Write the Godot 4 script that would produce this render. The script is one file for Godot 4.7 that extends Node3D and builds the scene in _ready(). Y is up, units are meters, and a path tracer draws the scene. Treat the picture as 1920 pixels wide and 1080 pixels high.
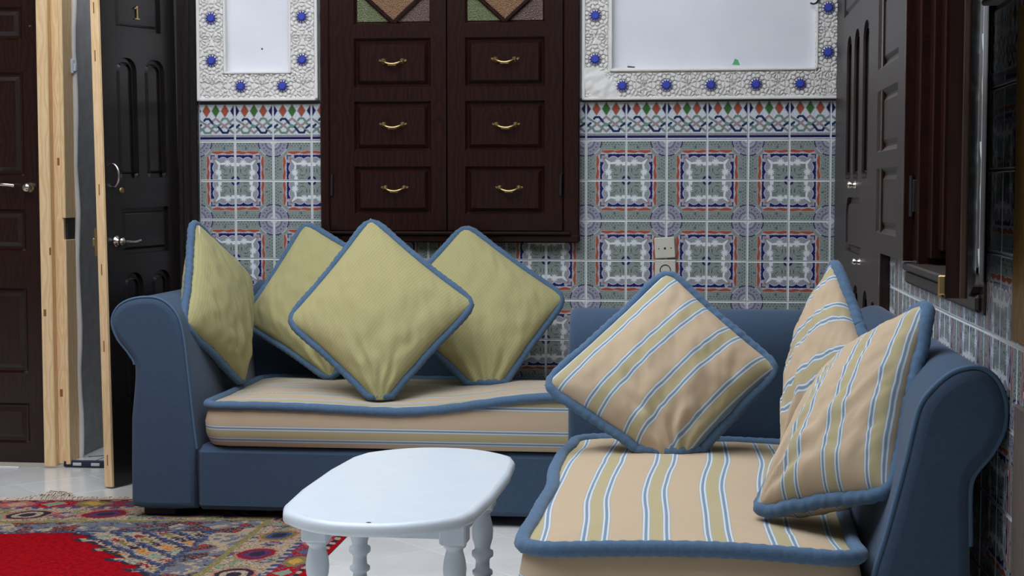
extends Node3D
# A courtyard sitting corner: two blue sofas, cushions, a white table, tiled walls.

var M := {}
var used := {}
var noise := FastNoiseLite.new()

# ------------------------------------------------------------------ mesh collector
class Geo:
	var P := PackedVector3Array()
	var U := PackedVector2Array()
	var S := PackedInt32Array()
	var from := 0
	func tri(a: Vector3, b: Vector3, c: Vector3, ua := Vector2.ZERO, ub := Vector2.ZERO, uc := Vector2.ZERO, sg := -1) -> void:
		P.append(a); P.append(b); P.append(c)
		U.append(ua); U.append(ub); U.append(uc)
		S.append(sg)
	func quad(a: Vector3, b: Vector3, c: Vector3, d: Vector3, ua := Vector2.ZERO, ub := Vector2.ZERO, uc := Vector2.ZERO, ud := Vector2.ZERO, sg := -1) -> void:
		tri(a, b, c, ua, ub, uc, sg)
		tri(a, c, d, ua, uc, ud, sg)
	# closed shape: faces outwards
	func close() -> void:
		var c := Vector3.ZERO
		var n := P.size()
		if n == from: return
		for i in range(from, n): c += P[i]
		c /= float(n - from)
		var v := 0.0
		for i in range(from, n, 3):
			v += (P[i] - c).dot((P[i + 1] - c).cross(P[i + 2] - c))
		if v < 0.0: flip()
		from = n
	# open shape: faces along the hint
	func open(hint: Vector3) -> void:
		var s := Vector3.ZERO
		for i in range(from, P.size(), 3):
			s += (P[i + 1] - P[i]).cross(P[i + 2] - P[i])
		if s.dot(hint) < 0.0: flip()
		from = P.size()
	func flip() -> void:
		for i in range(from, P.size(), 3):
			var t := P[i + 1]; P[i + 1] = P[i + 2]; P[i + 2] = t
			var w := U[i + 1]; U[i + 1] = U[i + 2]; U[i + 2] = w
	func mesh() -> ArrayMesh:
		var st := SurfaceTool.new()
		st.begin(Mesh.PRIMITIVE_TRIANGLES)
		for i in range(0, P.size(), 3):
			st.set_smooth_group(S[i / 3])
			for k in [0, 2, 1]:
				st.set_uv(U[i + k])
				st.add_vertex(P[i + k])
		st.generate_normals()
		st.index()
		return st.commit()

# ------------------------------------------------------------------ shape helpers
func box(g: Geo, c: Vector3, s: Vector3, b := 0.0, t := Basis.IDENTITY) -> Geo:
	var h := s * 0.5
	b = minf(b, minf(h.x, minf(h.y, h.z)) * 0.9)
	if b <= 0.0:
		for ax in 3:
			for sg in [-1.0, 1.0]:
				var n := Vector3.ZERO; n[ax] = sg
				var u := Vector3.ZERO; u[(ax + 1) % 3] = 1.0
				var w := Vector3.ZERO; w[(ax + 2) % 3] = sg
				var o: Vector3 = n * h
				g.quad(c + t * (o - u * h - w * h), c + t * (o + u * h - w * h), c + t * (o + u * h + w * h), c + t * (o - u * h + w * h))
		g.close()
		return g
	var v := {}
	for sx in [-1, 1]:
		for sy in [-1, 1]:
			for sz in [-1, 1]:
				var k := Vector3(sx, sy, sz)
				for ax in 3:
					var p := Vector3(sx * (h.x - b), sy * (h.y - b), sz * (h.z - b))
					p[ax] = k[ax] * h[ax]
					v[[sx, sy, sz, ax]] = c + t * p
				poly(g, [v[[sx, sy, sz, 0]], v[[sx, sy, sz, 1]], v[[sx, sy, sz, 2]]], c)
	for ax in 3:
		var i := (ax + 1) % 3
		var j := (ax + 2) % 3
		for s1 in [-1, 1]:
			var key := func(a: int, bb: int, d: int, which: int) -> Array:
				var q := [0, 0, 0]
				q[ax] = a; q[i] = bb; q[j] = d
				return [q[0], q[1], q[2], which]
			poly(g, [v[key.call(s1, -1, -1, ax)], v[key.call(s1, 1, -1, ax)], v[key.call(s1, 1, 1, ax)], v[key.call(s1, -1, 1, ax)]], c)
			for s2 in [-1, 1]:
				poly(g, [v[key.call(-1, s1, s2, i)], v[key.call(1, s1, s2, i)], v[key.call(1, s1, s2, j)], v[key.call(-1, s1, s2, j)]], c)
	g.from = g.P.size()
	return g

func poly(g: Geo, pts: Array, c: Vector3) -> void:
	var m := Vector3.ZERO
	for p in pts: m += p
	m /= pts.size()
	var n: Vector3 = (pts[1] - pts[0]).cross(pts[2] - pts[0])
	if n.dot(m - c) < 0.0: pts.reverse()
	for k in range(1, pts.size() - 1):
		g.tri(pts[0], pts[k], pts[k + 1])

func bx(x0: float, x1: float, y0: float, y1: float, z0: float, z1: float, b := 0.0, g: Geo = null) -> Geo:
	if g == null: g = Geo.new()
	return box(g, Vector3(x0 + x1, y0 + y1, z0 + z1) * 0.5, Vector3(x1 - x0, y1 - y0, z1 - z0), b)

func loft(g: Geo, rings: Array, caps := true, sg := 1, capsg := -1, ring_closed := true) -> Geo:
	var n: int = rings[0].size()
	var m: int = n if ring_closed else n - 1
	for i in rings.size() - 1:
		for k in m:
			var k2 := (k + 1) % n
			g.quad(rings[i][k], rings[i][k2], rings[i + 1][k2], rings[i + 1][k], Vector2.ZERO, Vector2.ZERO, Vector2.ZERO, Vector2.ZERO, sg)
	if caps:
		for e in [0, rings.size() - 1]:
			var r: Array = rings[e]
			var c := Vector3.ZERO
			for q in r: c += q
			c /= n
			var nn := Vector3.ZERO
			for k in n: nn += (r[k] - c).cross(r[(k + 1) % n] - c)
			nn = nn.normalized()
			var ux: Vector3 = (r[1] - r[0]).normalized()
			var uy := nn.cross(ux)
			var flat := PackedVector2Array()
			for q in r: flat.append(Vector2((q - c).dot(ux), (q - c).dot(uy)))
			var idx := Geometry2D.triangulate_polygon(flat)
			for t in range(0, idx.size(), 3):
				var a: Vector3 = r[idx[t]]; var b: Vector3 = r[idx[t + 1]]; var d: Vector3 = r[idx[t + 2]]
				# caps wind opposite at the two ends
				var w := (b - a).cross(d - a).dot(nn)
				if (w > 0.0) == (e == 0): g.tri(a, d, b, Vector2.ZERO, Vector2.ZERO, Vector2.ZERO, capsg)
				else: g.tri(a, b, d, Vector2.ZERO, Vector2.ZERO, Vector2.ZERO, capsg)
	g.close()
	return g

func tube(g: Geo, pts: Array, r: float, sides := 8, closed := false, twist := 0.0, amp := 0.0, caps := true) -> Geo:
	var n := pts.size()
	var rings := []
	var up := Vector3.UP
	var run := 0.0
	var last := Vector3.ZERO
	for i in n:
		var a: Vector3 = pts[(i - 1 + n) % n] if closed or i > 0 else pts[i]
		var b: Vector3 = pts[(i + 1) % n] if closed or i < n - 1 else pts[i]
		var d := (b - a).normalized()
		if i == 0:
			up = Vector3.UP if absf(d.y) < 0.9 else Vector3.RIGHT
		var x := (up - d * up.dot(d)).normalized()
		up = x
		var y := d.cross(x)
		if i > 0: run += (pts[i] - last).length()
		last = pts[i]
		var ring := []
		for k in sides:
			var an := TAU * k / sides
			var rr := r * (1.0 + amp * sin(an + run * twist) + amp * 0.5 * sin(2.0 * an + run * twist * 1.63))
			ring.append(pts[i] + (x * cos(an) + y * sin(an)) * rr)
		rings.append(ring)
	if closed:
		# join the last ring to the first with the smallest turn
		var best := 0
		var bd := 1e9
		for s in sides:
			var e: float = (rings[0][s] - rings[n - 1][0]).length()
			if e < bd: bd = e; best = s
		var ring := []
		for k in sides: ring.append(rings[0][(k + best) % sides])
		rings.append(ring)
		return loft(g, rings, false, 1)
	return loft(g, rings, caps, 1)

func lathe(g: Geo, c: Vector3, prof: Array, seg := 20, axis := Basis.IDENTITY) -> Geo:
	var rings := []
	for p in prof:
		var ring := []
		for k in seg:
			var a := TAU * k / seg
			ring.append(c + axis * Vector3(cos(a) * p[0], p[1], sin(a) * p[0]))
		rings.append(ring)
	return loft(g, rings, true, 1)

func smooth_line(pts: Array, per: int, closed := false) -> Array:
	var out := []
	var n := pts.size()
	var m := n if closed else n - 1
	for i in m:
		var p0 = pts[(i - 1 + n) % n] if closed or i > 0 else pts[i]
		var p1 = pts[i]
		var p2 = pts[(i + 1) % n]
		var p3 = pts[(i + 2) % n] if closed or i < n - 2 else p2
		for k in per:
			out.append(p1.cubic_interpolate(p2, p0, p3, float(k) / per))
	if not closed: out.append(pts[n - 1])
	return out

func inset(ring: Array, d: float) -> Array:
	# ring of Vector2, counter-clockwise
	var n := ring.size()
	var out := []
	for i in n:
		var e1: Vector2 = (ring[i] - ring[(i - 1 + n) % n]).normalized()
		var e2: Vector2 = (ring[(i + 1) % n] - ring[i]).normalized()
		var nn := (Vector2(-e1.y, e1.x) + Vector2(-e2.y, e2.x))
		nn = nn.normalized() / maxf(0.6, nn.length() * 0.5)
		out.append(ring[i] + nn * d)
	return out

# ------------------------------------------------------------------ object helpers
func numbered(called: String) -> String:
	if not used.has(called):
		used[called] = 0
		return called
	used[called] += 1
	return "%s_%03d" % [called, used[called]]

func thing(called: String, label: String, category: String, group := "", kind := "") -> Node3D:
	var o := Node3D.new()
	o.name = numbered(called)
	add_child(o)
	metas(o, label, category, group, kind)
	return o

func metas(o: Node, label: String, category: String, group := "", kind := "") -> void:
	o.set_meta("label", label)
	o.set_meta("category", category)
	if group != "": o.set_meta("group", group)
	if kind != "": o.set_meta("kind", kind)

func part(called: String, shape, m: Material, parent: Node, label := "") -> MeshInstance3D:
	var o := MeshInstance3D.new()
	o.name = called
	o.mesh = shape.mesh() if shape is Geo else shape
	o.material_override = m
	o.cast_shadow = GeometryInstance3D.SHADOW_CASTING_SETTING_ON
	parent.add_child(o, true)
	if label != "": o.set_meta("label", label)
	return o

# ------------------------------------------------------------------ materials
func rgb(r: int, g: int, b: int) -> Color:
	return Color(r / 255.0, g / 255.0, b / 255.0)

func mat(c: Color, rough := 0.7, metal := 0.0) -> StandardMaterial3D:
	var m := StandardMaterial3D.new()
	m.albedo_color = c
	m.roughness = rough
	m.metallic = metal
	return m

func noise_tex(freq: float, oct: int, c0: Color, c1: Color, sd := 1, size := 512, mid := 0.5) -> NoiseTexture2D:
	var f := FastNoiseLite.new()
	f.seed = sd
	f.frequency = freq
	f.fractal_octaves = oct
	var t := NoiseTexture2D.new()
	t.width = size; t.height = size
	t.seamless = true
	t.noise = f
	var gr := Gradient.new()
	gr.offsets = PackedFloat32Array([0.0, mid, 1.0])
	gr.colors = PackedColorArray([c0, c0.lerp(c1, 0.5), c1])
	t.color_ramp = gr
	return t

func tri_mat(tex: Texture2D, scale: Vector3, rough: float, world := true) -> StandardMaterial3D:
	var m := StandardMaterial3D.new()
	m.albedo_texture = tex
	m.uv1_triplanar = true
	m.uv1_world_triplanar = world
	m.uv1_scale = scale
	m.roughness = rough
	return m

func bump(m: StandardMaterial3D, freq: float, oct: int, cm: float, sd := 5) -> void:
	m.heightmap_enabled = true
	m.heightmap_texture = noise_tex(freq, oct, Color.BLACK, Color.WHITE, sd)
	m.heightmap_scale = cm

func seg_d(p: Vector2, a: Vector2, b: Vector2) -> float:
	var ab := b - a
	var t := clampf((p - a).dot(ab) / ab.length_squared(), 0.0, 1.0)
	return (p - a - ab * t).length()

func tile_image() -> ImageTexture:
	# one quarter of the printed motif: (0,0) is the middle of the framed square, (1,1) the middle of the roundel
	var n := 224
	var im := Image.create(n, n, false, Image.FORMAT_RGB8)
	var grey := rgb(146, 156, 152)
	var lav := rgb(152, 152, 166)
	var navy := rgb(36, 34, 96)
	var oran := rgb(160, 86, 66)
	var white := rgb(224, 228, 232)
	var rim := rgb(212, 218, 220)
	for y in n:
		for x in n:
			var a := (x + 0.5) / n
			var b := (y + 0.5) / n
			var mx := maxf(a, b)
			var mn := minf(a, b)
			var nz := noise.get_noise_2d(x * 6.0, y * 6.0)
			var c := grey.lerp(rgb(96, 108, 104), clampf(nz * 2.4 - 0.1, 0.0, 0.75))
			# rows of pin dots along the outer edge
			if mx > 0.85 and mx < 0.97 and fmod(mn * 12.0 + (0.5 if mx > 0.91 else 0.0), 1.0) < 0.35 and fmod(mx * 17.0, 1.0) < 0.5: c = rgb(84, 96, 96)
			# small leaf on the band
			if mx > 0.8 and mx < 0.86 and absf(mn - 0.28) < 0.022: c = rgb(92, 98, 112)
			if mx < 0.38:
				for q in [[0.13, 0.2, 0.13, 0.29], [0.2, 0.13, 0.29, 0.13], [0.24, 0.24, 0.3, 0.3], [0.05, 0.22, 0.05, 0.3], [0.22, 0.05, 0.3, 0.05]]:
					if seg_d(Vector2(a, b), Vector2(q[0], q[1]), Vector2(q[2], q[3])) < 0.012: c = rgb(92, 105, 102)
				var rd := Vector2(a, b).length()
				if absf(rd - 0.08) < 0.026 and absf(a - b) < 0.075: c = navy
			# grey-lilac ground between the white frame and the navy scallops
			if mx > 0.46 and mx < 0.66 and mn < 0.66: c = lav.lerp(grey, clampf(0.35 + nz, 0.0, 1.0))
			# two round lobes with a pale rim bite into the navy band on each side
			var lob := absf(fmod(mn + 0.03, 0.23) - 0.115) / 0.115
			var inner := 0.56 + 0.05 * (1.0 - lob * lob)
			if mn < 0.45 and mx > inner and mx < 0.66 + 0.008 * sin(mn * 70.0): c = navy
			elif mn < 0.45 and mx > inner - 0.022 and mx <= inner: c = rgb(182, 188, 196)
			if mn >= 0.45 and mx > 0.628 and mx < 0.65 and mn < 0.65: c = navy
			if absf(mn - 0.5) < 0.035 and absf(mx - 0.635) < 0.035: c = rgb(176, 174, 190)
			if mx > 0.66 and mx < 0.695 and mn < 0.64: c = rgb(180, 180, 188)
			var ow := 0.014 + 0.022 * absf(sin(mn * TAU * 1.45 + 0.5))
			var oc := 0.725 + 0.008 * sin(mn * 23.0)
			if mn < 0.62 and absf(mx - oc) < ow: c = oran
			elif mn < 0.63 and absf(mx - oc) < ow + 0.014: c = rgb(190, 170, 166)
			if absf(a - 0.545) < 0.022 and absf(b - 0.545) < 0.022: c = oran
			# white inner frame with ragged stars
			var fw := 0.022 + 0.008 * sin(mn * 44.0)
			if absf(mx - 0.43) < fw and mn < 0.45: c = white
			if absf(mx - 0.4) < 0.035 and mn < 0.1: c = white
			for s in [Vector2(0.445, 0.2), Vector2(0.2, 0.445)]:
				var dv: Vector2 = Vector2(a, b) - s
				if dv.length() < 0.078 + 0.024 * sin(dv.angle() * 11.0): c = white
			if mx > 0.4 and mx < 0.55 and absf(a - b) < 0.075 * clampf((0.55 - mx) / 0.12, 0.0, 1.0): c = white
			if mn > 0.29 and mx < 0.395: c = rgb(122, 132, 132)
			# roundel in the far corner
			var rr := Vector2(1.0 - a, 1.0 - b).length()
			if rr < 0.4:
				c = lav.lerp(rgb(122, 124, 140), clampf(nz * 2.0, 0.0, 0.7))
				var an := atan2(1.0 - b, 1.0 - a)
				if rr > 0.372 and (an < 0.5 or an > TAU / 4.0 - 0.5): c = rgb(48, 50, 92)
				elif rr > 0.372: c = rgb(180, 184, 192)
				if absf(rr - 0.2) < 0.017 and fmod(an * 5.2 + 0.2, 1.0) < 0.55: c = rgb(62, 64, 98)
				if absf(rr - 0.29) < 0.013 and fmod(an * 3.1 + 0.3, 1.0) < 0.35: c = rgb(72, 74, 108)
				if absf(rr - 0.14) < 0.01: c = rgb(176, 180, 188)
				if rr < 0.08: c = rgb(190, 194, 200)
			# the glaze ends a little short of the tile's edge
			var ed := minf(minf(a, 1.0 - a), minf(b, 1.0 - b))
			if ed < 0.017: c = rim
			im.set_pixel(x, y, c)
	return ImageTexture.create_from_image(im)

func border_image() -> ImageTexture:
	var w := 224
	var h := 208
	var im := Image.create(w, h, false, Image.FORMAT_RGB8)
	var white := rgb(206, 213, 220)
	var navy := rgb(30, 28, 84)
	var segs := []
	var g1 := rgb(132, 136, 136); var g2 := rgb(112, 140, 126); var g3 := rgb(36, 52, 86); var g4 := rgb(158, 140, 142)
	for q in [[0.0, 0.4, 0.27, 0.58, g1], [0.27, 0.58, 0.5, 0.78, g4], [0.5, 0.78, 0.62, 0.68, g1], [0.0, 0.78, 0.26, 0.58, g1], [0.26, 0.58, 0.5, 0.39, g4], [0.5, 0.39, 0.72, 0.58, g4], [0.72, 0.58, 0.97, 0.78, g1],
			[0.5, 0.62, 0.62, 0.55, g2], [0.5, 0.58, 0.38, 0.66, g2], [0.6, 0.68, 0.85, 0.5, g4], [0.85, 0.5, 1.0, 0.39, g1], [0.66, 0.44, 0.7, 0.39, g2], [0.7, 0.39, 0.8, 0.39, g2], [0.8, 0.39, 0.9, 0.54, g2],
			[0.15, 0.68, 0.2, 0.78, g2], [0.2, 0.78, 0.34, 0.78, g2], [0.34, 0.78, 0.38, 0.72, g2], [0.0, 0.6, 0.15, 0.7, g2], [0.9, 0.54, 1.0, 0.6, g2],
			[0.19, 0.44, 0.22, 0.4, g3], [0.22, 0.4, 0.32, 0.4, g3], [0.32, 0.4, 0.44, 0.55, g3], [0.44, 0.55, 0.56, 0.62, g2], [0.57, 0.62, 0.69, 0.775, g3], [0.69, 0.775, 0.81, 0.775, g3], [0.81, 0.775, 0.84, 0.72, g3], [0.88, 0.64, 1.0, 0.55, g3], [0.0, 0.64, 0.1, 0.56, g3]]:
		segs.append(q)
	for y in h:
		for x in w:
			var a := (x + 0.5) / w
			var b := (y + 0.5) / h
			var c := white
			var nz := noise.get_noise_2d(x * 3.0, y * 3.0)
			for q in [[0.0, navy], [0.25, rgb(164, 84, 66)], [0.5, rgb(62, 112, 58)], [0.75, rgb(164, 84, 66)], [1.0, navy]]:
				var dd: float = absf(a - q[0]) / 0.1 + absf(b - 0.18) / 0.165
				if dd < 1.0: c = q[1]
				elif dd < 1.2: c = rgb(150, 154, 150)
			if b > 0.355 and b < 0.83:
				for q in segs:
					if seg_d(Vector2(a, b), Vector2(q[0], q[1]), Vector2(q[2], q[3])) < 0.03: c = q[4]
			if b > 0.83 and b < 0.895: c = rgb(146, 148, 152)
			if b >= 0.895 and b < 0.955: c = navy
			if b >= 0.955: c = rgb(196, 200, 206)
			if minf(a, 1.0 - a) < 0.012: c = rgb(205, 212, 214)
			c = c.darkened(clampf(nz * 0.15, 0.0, 0.1))
			im.set_pixel(x, y, c)
	return ImageTexture.create_from_image(im)

func stripe_image() -> ImageTexture:
	# one period across: a pair of white-blue-white lines with olive between, peach outside
	var w := 256
	var h := 128
	var im := Image.create(w, h, false, Image.FORMAT_RGB8)
	var peach := rgb(196, 174, 146)
	var olive := rgb(182, 170, 132)
	var white := rgb(206, 212, 214)
	var blue := rgb(124, 146, 164)
	for y in h:
		for x in w:
			var u := (x + 0.5) / w
			var d := absf(absf(u - 0.5) - 0.168)
			var c := olive.lerp(peach, 0.25) if absf(u - 0.5) < 0.168 else peach
			if absf(u - 0.5) < 0.08: c = olive
			if d < 0.066: c = white
			if d < 0.025: c = blue
			elif d > 0.056 and d < 0.068: c = rgb(152, 164, 168)
			var k := (0.5 + 0.5 * sin(x * 2.6)) * 0.03 + (0.5 + 0.5 * sin(y * 2.1 + float(x % 3))) * 0.03
			im.set_pixel(x, y, c.darkened(k))
	return ImageTexture.create_from_image(im)

func twill_image() -> ImageTexture:
	var n := 128
	var im := Image.create(n, n, false, Image.FORMAT_RGB8)
	for y in n:
		for x in n:
			var s := (0.5 + 0.5 * sin(TAU * (y * 11.0 / n))) * 0.8 + (0.5 + 0.5 * sin(TAU * x * 32.0 / n)) * 0.2
			var c := rgb(180, 173, 126).lerp(rgb(165, 157, 108), s * 0.6)
			im.set_pixel(x, y, c)
	return ImageTexture.create_from_image(im)

func rug_image() -> ImageTexture:
	# u: metres in from the side edge, v: metres in from the end edge, 3 mm a pixel
	var w := 700
	var h := 600
	var im := Image.create(w, h, false, Image.FORMAT_RGB8)
	var red := rgb(160, 10, 22)
	var cream := rgb(172, 150, 126)
	var blue := rgb(62, 78, 112)
	var dark := rgb(52, 44, 56)
	var purple := rgb(92, 52, 92)
	var green := rgb(124, 146, 124)
	var olive := rgb(120, 110, 62)
	var pink := rgb(176, 92, 82)
	var maroon := rgb(134, 34, 44)
	var cell := FastNoiseLite.new()
	cell.noise_type = FastNoiseLite.TYPE_CELLULAR
	cell.cellular_return_type = FastNoiseLite.RETURN_CELL_VALUE
	cell.frequency = 0.055
	cell.seed = 8
	for y in h:
		for x in w:
			var s := x * 0.003
			var t := y * 0.003
			# hand-knotted: every line steps a little
			var js := s + 0.012 * noise.get_noise_2d(x * 1.2, y * 1.2 + 300.0)
			var jt := t + 0.012 * noise.get_noise_2d(x * 1.2 + 700.0, y * 1.2)
			var br := js / 0.44
			var bt := jt / 0.547
			var b := minf(br, bt)
			var along := jt if br < bt else js
			var n1 := noise.get_noise_2d(x * 6.0, y * 6.0)
			var n2 := noise.get_noise_2d(x * 14.0 + 50.0, y * 14.0)
			var cv := cell.get_noise_2d(x, y) * 0.5 + 0.5
			var c := cream
			if b < 0.035: c = red
			elif b < 0.07: c = dark if fmod(along * 16.0, 1.0) < 0.5 else cream
			elif b < 0.25:
				var ph := fmod(along / 0.13, 1.0)
				var dd := absf(ph - 0.5) * 2.0 * 0.6 + absf(b - 0.16) / 0.09 * 0.55
				c = purple if n1 > -0.1 else red
				if dd < 0.75: c = [red, pink, maroon, olive][int(along / 0.13) % 4]
				if dd < 0.4: c = [green, cream, blue, rgb(190, 150, 60)][int(along / 0.13) % 4]
				if n2 > 0.25: c = cream.lerp(purple, 0.3)
			elif b < 0.29: c = blue if fmod(along * 22.0, 1.0) < 0.6 else cream
			elif b < 0.66:
				var ph := fmod(along / 0.25, 1.0)
				var k := int(along / 0.25)
				var ex := (ph - 0.5) / 0.33
				var ey := (b - 0.475) / 0.14
				var e := ex * ex + ey * ey
				if e < 1.0: c = pink.lerp(cream, 0.4)
				if e < 0.72: c = [maroon, dark, olive][k % 3]
				if e < 0.38: c = [purple, cream, blue][k % 3]
				if e < 0.12: c = dark
				if e >= 1.0:
					if cv > 0.72: c = green
					elif cv < 0.2: c = pink
					elif cv < 0.28: c = blue
					elif cv > 0.62: c = olive.lerp(cream, 0.3)
				if n2 > 0.3: c = c.lerp(dark, 0.6)
			elif b < 0.71: c = olive if n2 < 0.2 else cream
			elif b < 1.0:
				c = blue.lerp(rgb(120, 122, 130), 0.5)
				if cv > 0.68: c = cream
				elif cv < 0.25: c = maroon
				elif cv < 0.42: c = dark
				if n2 > 0.22: c = cream.lerp(olive, 0.4)
				if b > 0.95 and n1 < 0.12: c = blue.lerp(dark, 0.35)
			else:
				# spandrel: the red field is cut off by a stepped slant
				var q := (js - 0.44) * 1.15 + (jt - 0.547)
				var step := floorf((js - 0.44) / 0.07) * 0.018 + 0.035 * sin(floorf(jt / 0.045) * 2.1)
				if q + step > 0.6: c = red.darkened(clampf(n1 * 0.3 + 0.04, 0.0, 0.16))
				elif q + step > 0.575: c = dark
				else:
					var ln := fmod(q * 9.0 + 0.3 * n1, 1.0)
					c = cream
					if ln < 0.22: c = blue
					elif ln < 0.34: c = dark
					elif ln > 0.55 and ln < 0.8 and fmod((js - jt) * 9.0, 1.0) < 0.62: c = [olive, maroon, green, rgb(190, 120, 50), dark][int((js - jt + 4.0) * 9.0) % 5]
					if n2 > 0.3: c = c.lerp(dark, 0.5)
			c = c.darkened(clampf(n2 * 0.25 + 0.05, 0.0, 0.18))
			im.set_pixel(x, y, c)
	return ImageTexture.create_from_image(im)

func wood_tex(c0: Color, c1: Color, sd: int) -> ImageTexture:
	# grain runs along v
	var w := 128
	var h := 512
	var im := Image.create(w, h, false, Image.FORMAT_RGB8)
	var f := FastNoiseLite.new()
	f.seed = sd
	f.frequency = 0.01
	f.fractal_octaves = 3
	for y in h:
		var yy := minf(y, h - 1 - y)
		for x in w:
			var xx := minf(x, w - 1 - x)
			var warp := f.get_noise_2d(xx * 1.0, yy * 0.5) * 22.0
			var ring := 0.5 + 0.5 * sin((xx + warp) * 0.42)
			var fib := f.get_noise_2d(xx * 40.0, yy * 2.2) * 0.5 + 0.5
			im.set_pixel(x, y, c0.lerp(c1, clampf(ring * 0.55 + fib * 0.45, 0.0, 1.0)))
	return ImageTexture.create_from_image(im)

func make_materials() -> void:
	noise.seed = 3
	noise.frequency = 0.02
	noise.fractal_octaves = 3
	M.plaster = tri_mat(noise_tex(0.012, 4, rgb(224, 222, 217), rgb(234, 232, 228), 2), Vector3.ONE * 1.3, 0.85)
	bump(M.plaster, 0.06, 3, 0.04)
	M.field = tri_mat(noise_tex(0.006, 3, rgb(222, 224, 230), rgb(232, 233, 238), 7), Vector3.ONE * 0.9, 0.6)
	M.grout = tri_mat(noise_tex(0.05, 3, rgb(196, 202, 204), rgb(214, 218, 220), 4), Vector3.ONE * 3.0, 0.9)
	M.star = mat(rgb(52, 70, 178), 0.45)
	M.star_tip = mat(rgb(40, 46, 128), 0.5)
	M.tile = mat(Color.WHITE, 0.22)
	M.tile.albedo_texture = tile_image()
	M.border = mat(Color.WHITE, 0.22)
	M.border.albedo_texture = border_image()
	M.stripe = mat(Color.WHITE, 0.95)
	M.stripe.albedo_texture = stripe_image()
	M.stripe.rim_enabled = true; M.stripe.rim = 0.15
	M.green = mat(Color.WHITE, 0.95)
	M.green.albedo_texture = twill_image()
	M.green.rim_enabled = true; M.green.rim = 0.2
	M.blue = tri_mat(noise_tex(0.03, 4, rgb(60, 77, 97), rgb(67, 85, 106), 9), Vector3.ONE * 4.0, 0.92)
	M.blue.rim_enabled = true; M.blue.rim = 0.35; M.blue.rim_tint = 0.6
	M.rope = tri_mat(noise_tex(0.05, 3, rgb(78, 102, 128), rgb(92, 117, 143), 11), Vector3.ONE * 4.0, 0.92)
	M.rope.rim_enabled = true; M.rope.rim = 0.3; M.rope.rim_tint = 0.6
	M.piping = mat(rgb(82, 106, 130), 0.9)
	M.thread = mat(rgb(30, 40, 56), 0.9)
	M.zipper = mat(rgb(206, 190, 178), 0.7)
	M.white_paint = tri_mat(noise_tex(0.01, 3, rgb(212, 221, 229), rgb(217, 226, 234), 13), Vector3.ONE * 1.5, 0.3)
	M.chip = mat(rgb(70, 66, 62), 0.8)
	M.black = mat(rgb(16, 16, 17), 0.6)
	M.dark_wood = tri_mat(wood_tex(rgb(24, 12, 10), rgb(50, 21, 16), 21), Vector3(5.0, 1.3, 5.0), 0.24)
	M.black_wood = tri_mat(wood_tex(rgb(24, 21, 20), rgb(38, 33, 32), 22), Vector3(5.0, 1.3, 5.0), 0.25)
	M.brown_wood = tri_mat(wood_tex(rgb(52, 36, 30), rgb(76, 54, 44), 23), Vector3(5.0, 1.3, 5.0), 0.4)
	M.shutter = tri_mat(wood_tex(rgb(44, 35, 31), rgb(60, 50, 45), 24), Vector3(5.0, 1.3, 5.0), 0.45)
	M.pine = tri_mat(wood_tex(rgb(246, 218, 172), rgb(226, 186, 134), 25), Vector3(7.0, 1.1, 7.0), 0.65)
	M.pine_knot = mat(rgb(140, 92, 56), 0.7)
	M.ochre_wood = tri_mat(wood_tex(rgb(150, 116, 62), rgb(120, 88, 46), 26), Vector3(5.0, 1.3, 5.0), 0.55)
	M.mauve_wood = tri_mat(wood_tex(rgb(104, 90, 84), rgb(88, 74, 70), 27), Vector3(5.0, 1.3, 5.0), 0.6)
	M.brass = mat(rgb(206, 178, 124), 0.3, 1.0)
	M.old_brass = mat(rgb(170, 146, 96), 0.4, 1.0)
	M.chrome = mat(rgb(208, 200, 190), 0.2, 1.0)
	M.iron = mat(rgb(190, 200, 198), 0.45, 0.3)
	M.floor_tile = []
	for k in 3:
		var v := 3 * k
		var m := tri_mat(noise_tex(0.01, 4, rgb(218 + v, 217 + v, 213 + v), rgb(230 + v, 229 + v, 225 + v), 31 + k), Vector3.ONE * 0.9, 0.14)
		M.floor_tile.append(m)
	M.floor_bed = mat(rgb(168, 166, 160), 0.8)
	M.rug = mat(Color.WHITE, 0.97)
	M.rug.albedo_texture = rug_image()
	M.rug_edge = mat(rgb(150, 30, 36), 0.95)
	M.fringe = mat(rgb(206, 190, 172), 0.95)
	M.grey_wall = tri_mat(noise_tex(0.02, 4, rgb(140, 140, 141), rgb(158, 157, 157), 41), Vector3.ONE * 1.2, 0.85)
	M.room_wall = tri_mat(noise_tex(0.01, 4, rgb(140, 132, 122), rgb(154, 147, 138), 42), Vector3.ONE * 0.7, 0.9)
	M.beige_plastic = mat(rgb(206, 202, 190), 0.45)
	M.hole = mat(rgb(40, 34, 30), 0.7)
	M.green_mark = mat(rgb(88, 176, 120), 0.7)
	M.dark_mark = mat(rgb(60, 66, 66), 0.7)
	M.navy_tile = mat(rgb(40, 44, 70), 0.35)
	for k in [M.rug, M.stripe, M.green, M.blue, M.rope, M.piping, M.fringe]: k.metallic_specular = 0.15
	var gl := func(c: Color) -> StandardMaterial3D:
		var m := tri_mat(noise_tex(0.09, 2, c.darkened(0.25), c.lightened(0.12), 51), Vector3.ONE * 3.0, 0.25)
		bump(m, 0.12, 1, 0.25, 52)
		return m
	M.glass_green = gl.call(rgb(96, 104, 60))
	M.glass_amber = gl.call(rgb(134, 92, 52))
	M.glass_violet = gl.call(rgb(92, 68, 58))
	M.dark_glass = mat(rgb(26, 30, 32), 0.12)

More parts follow.
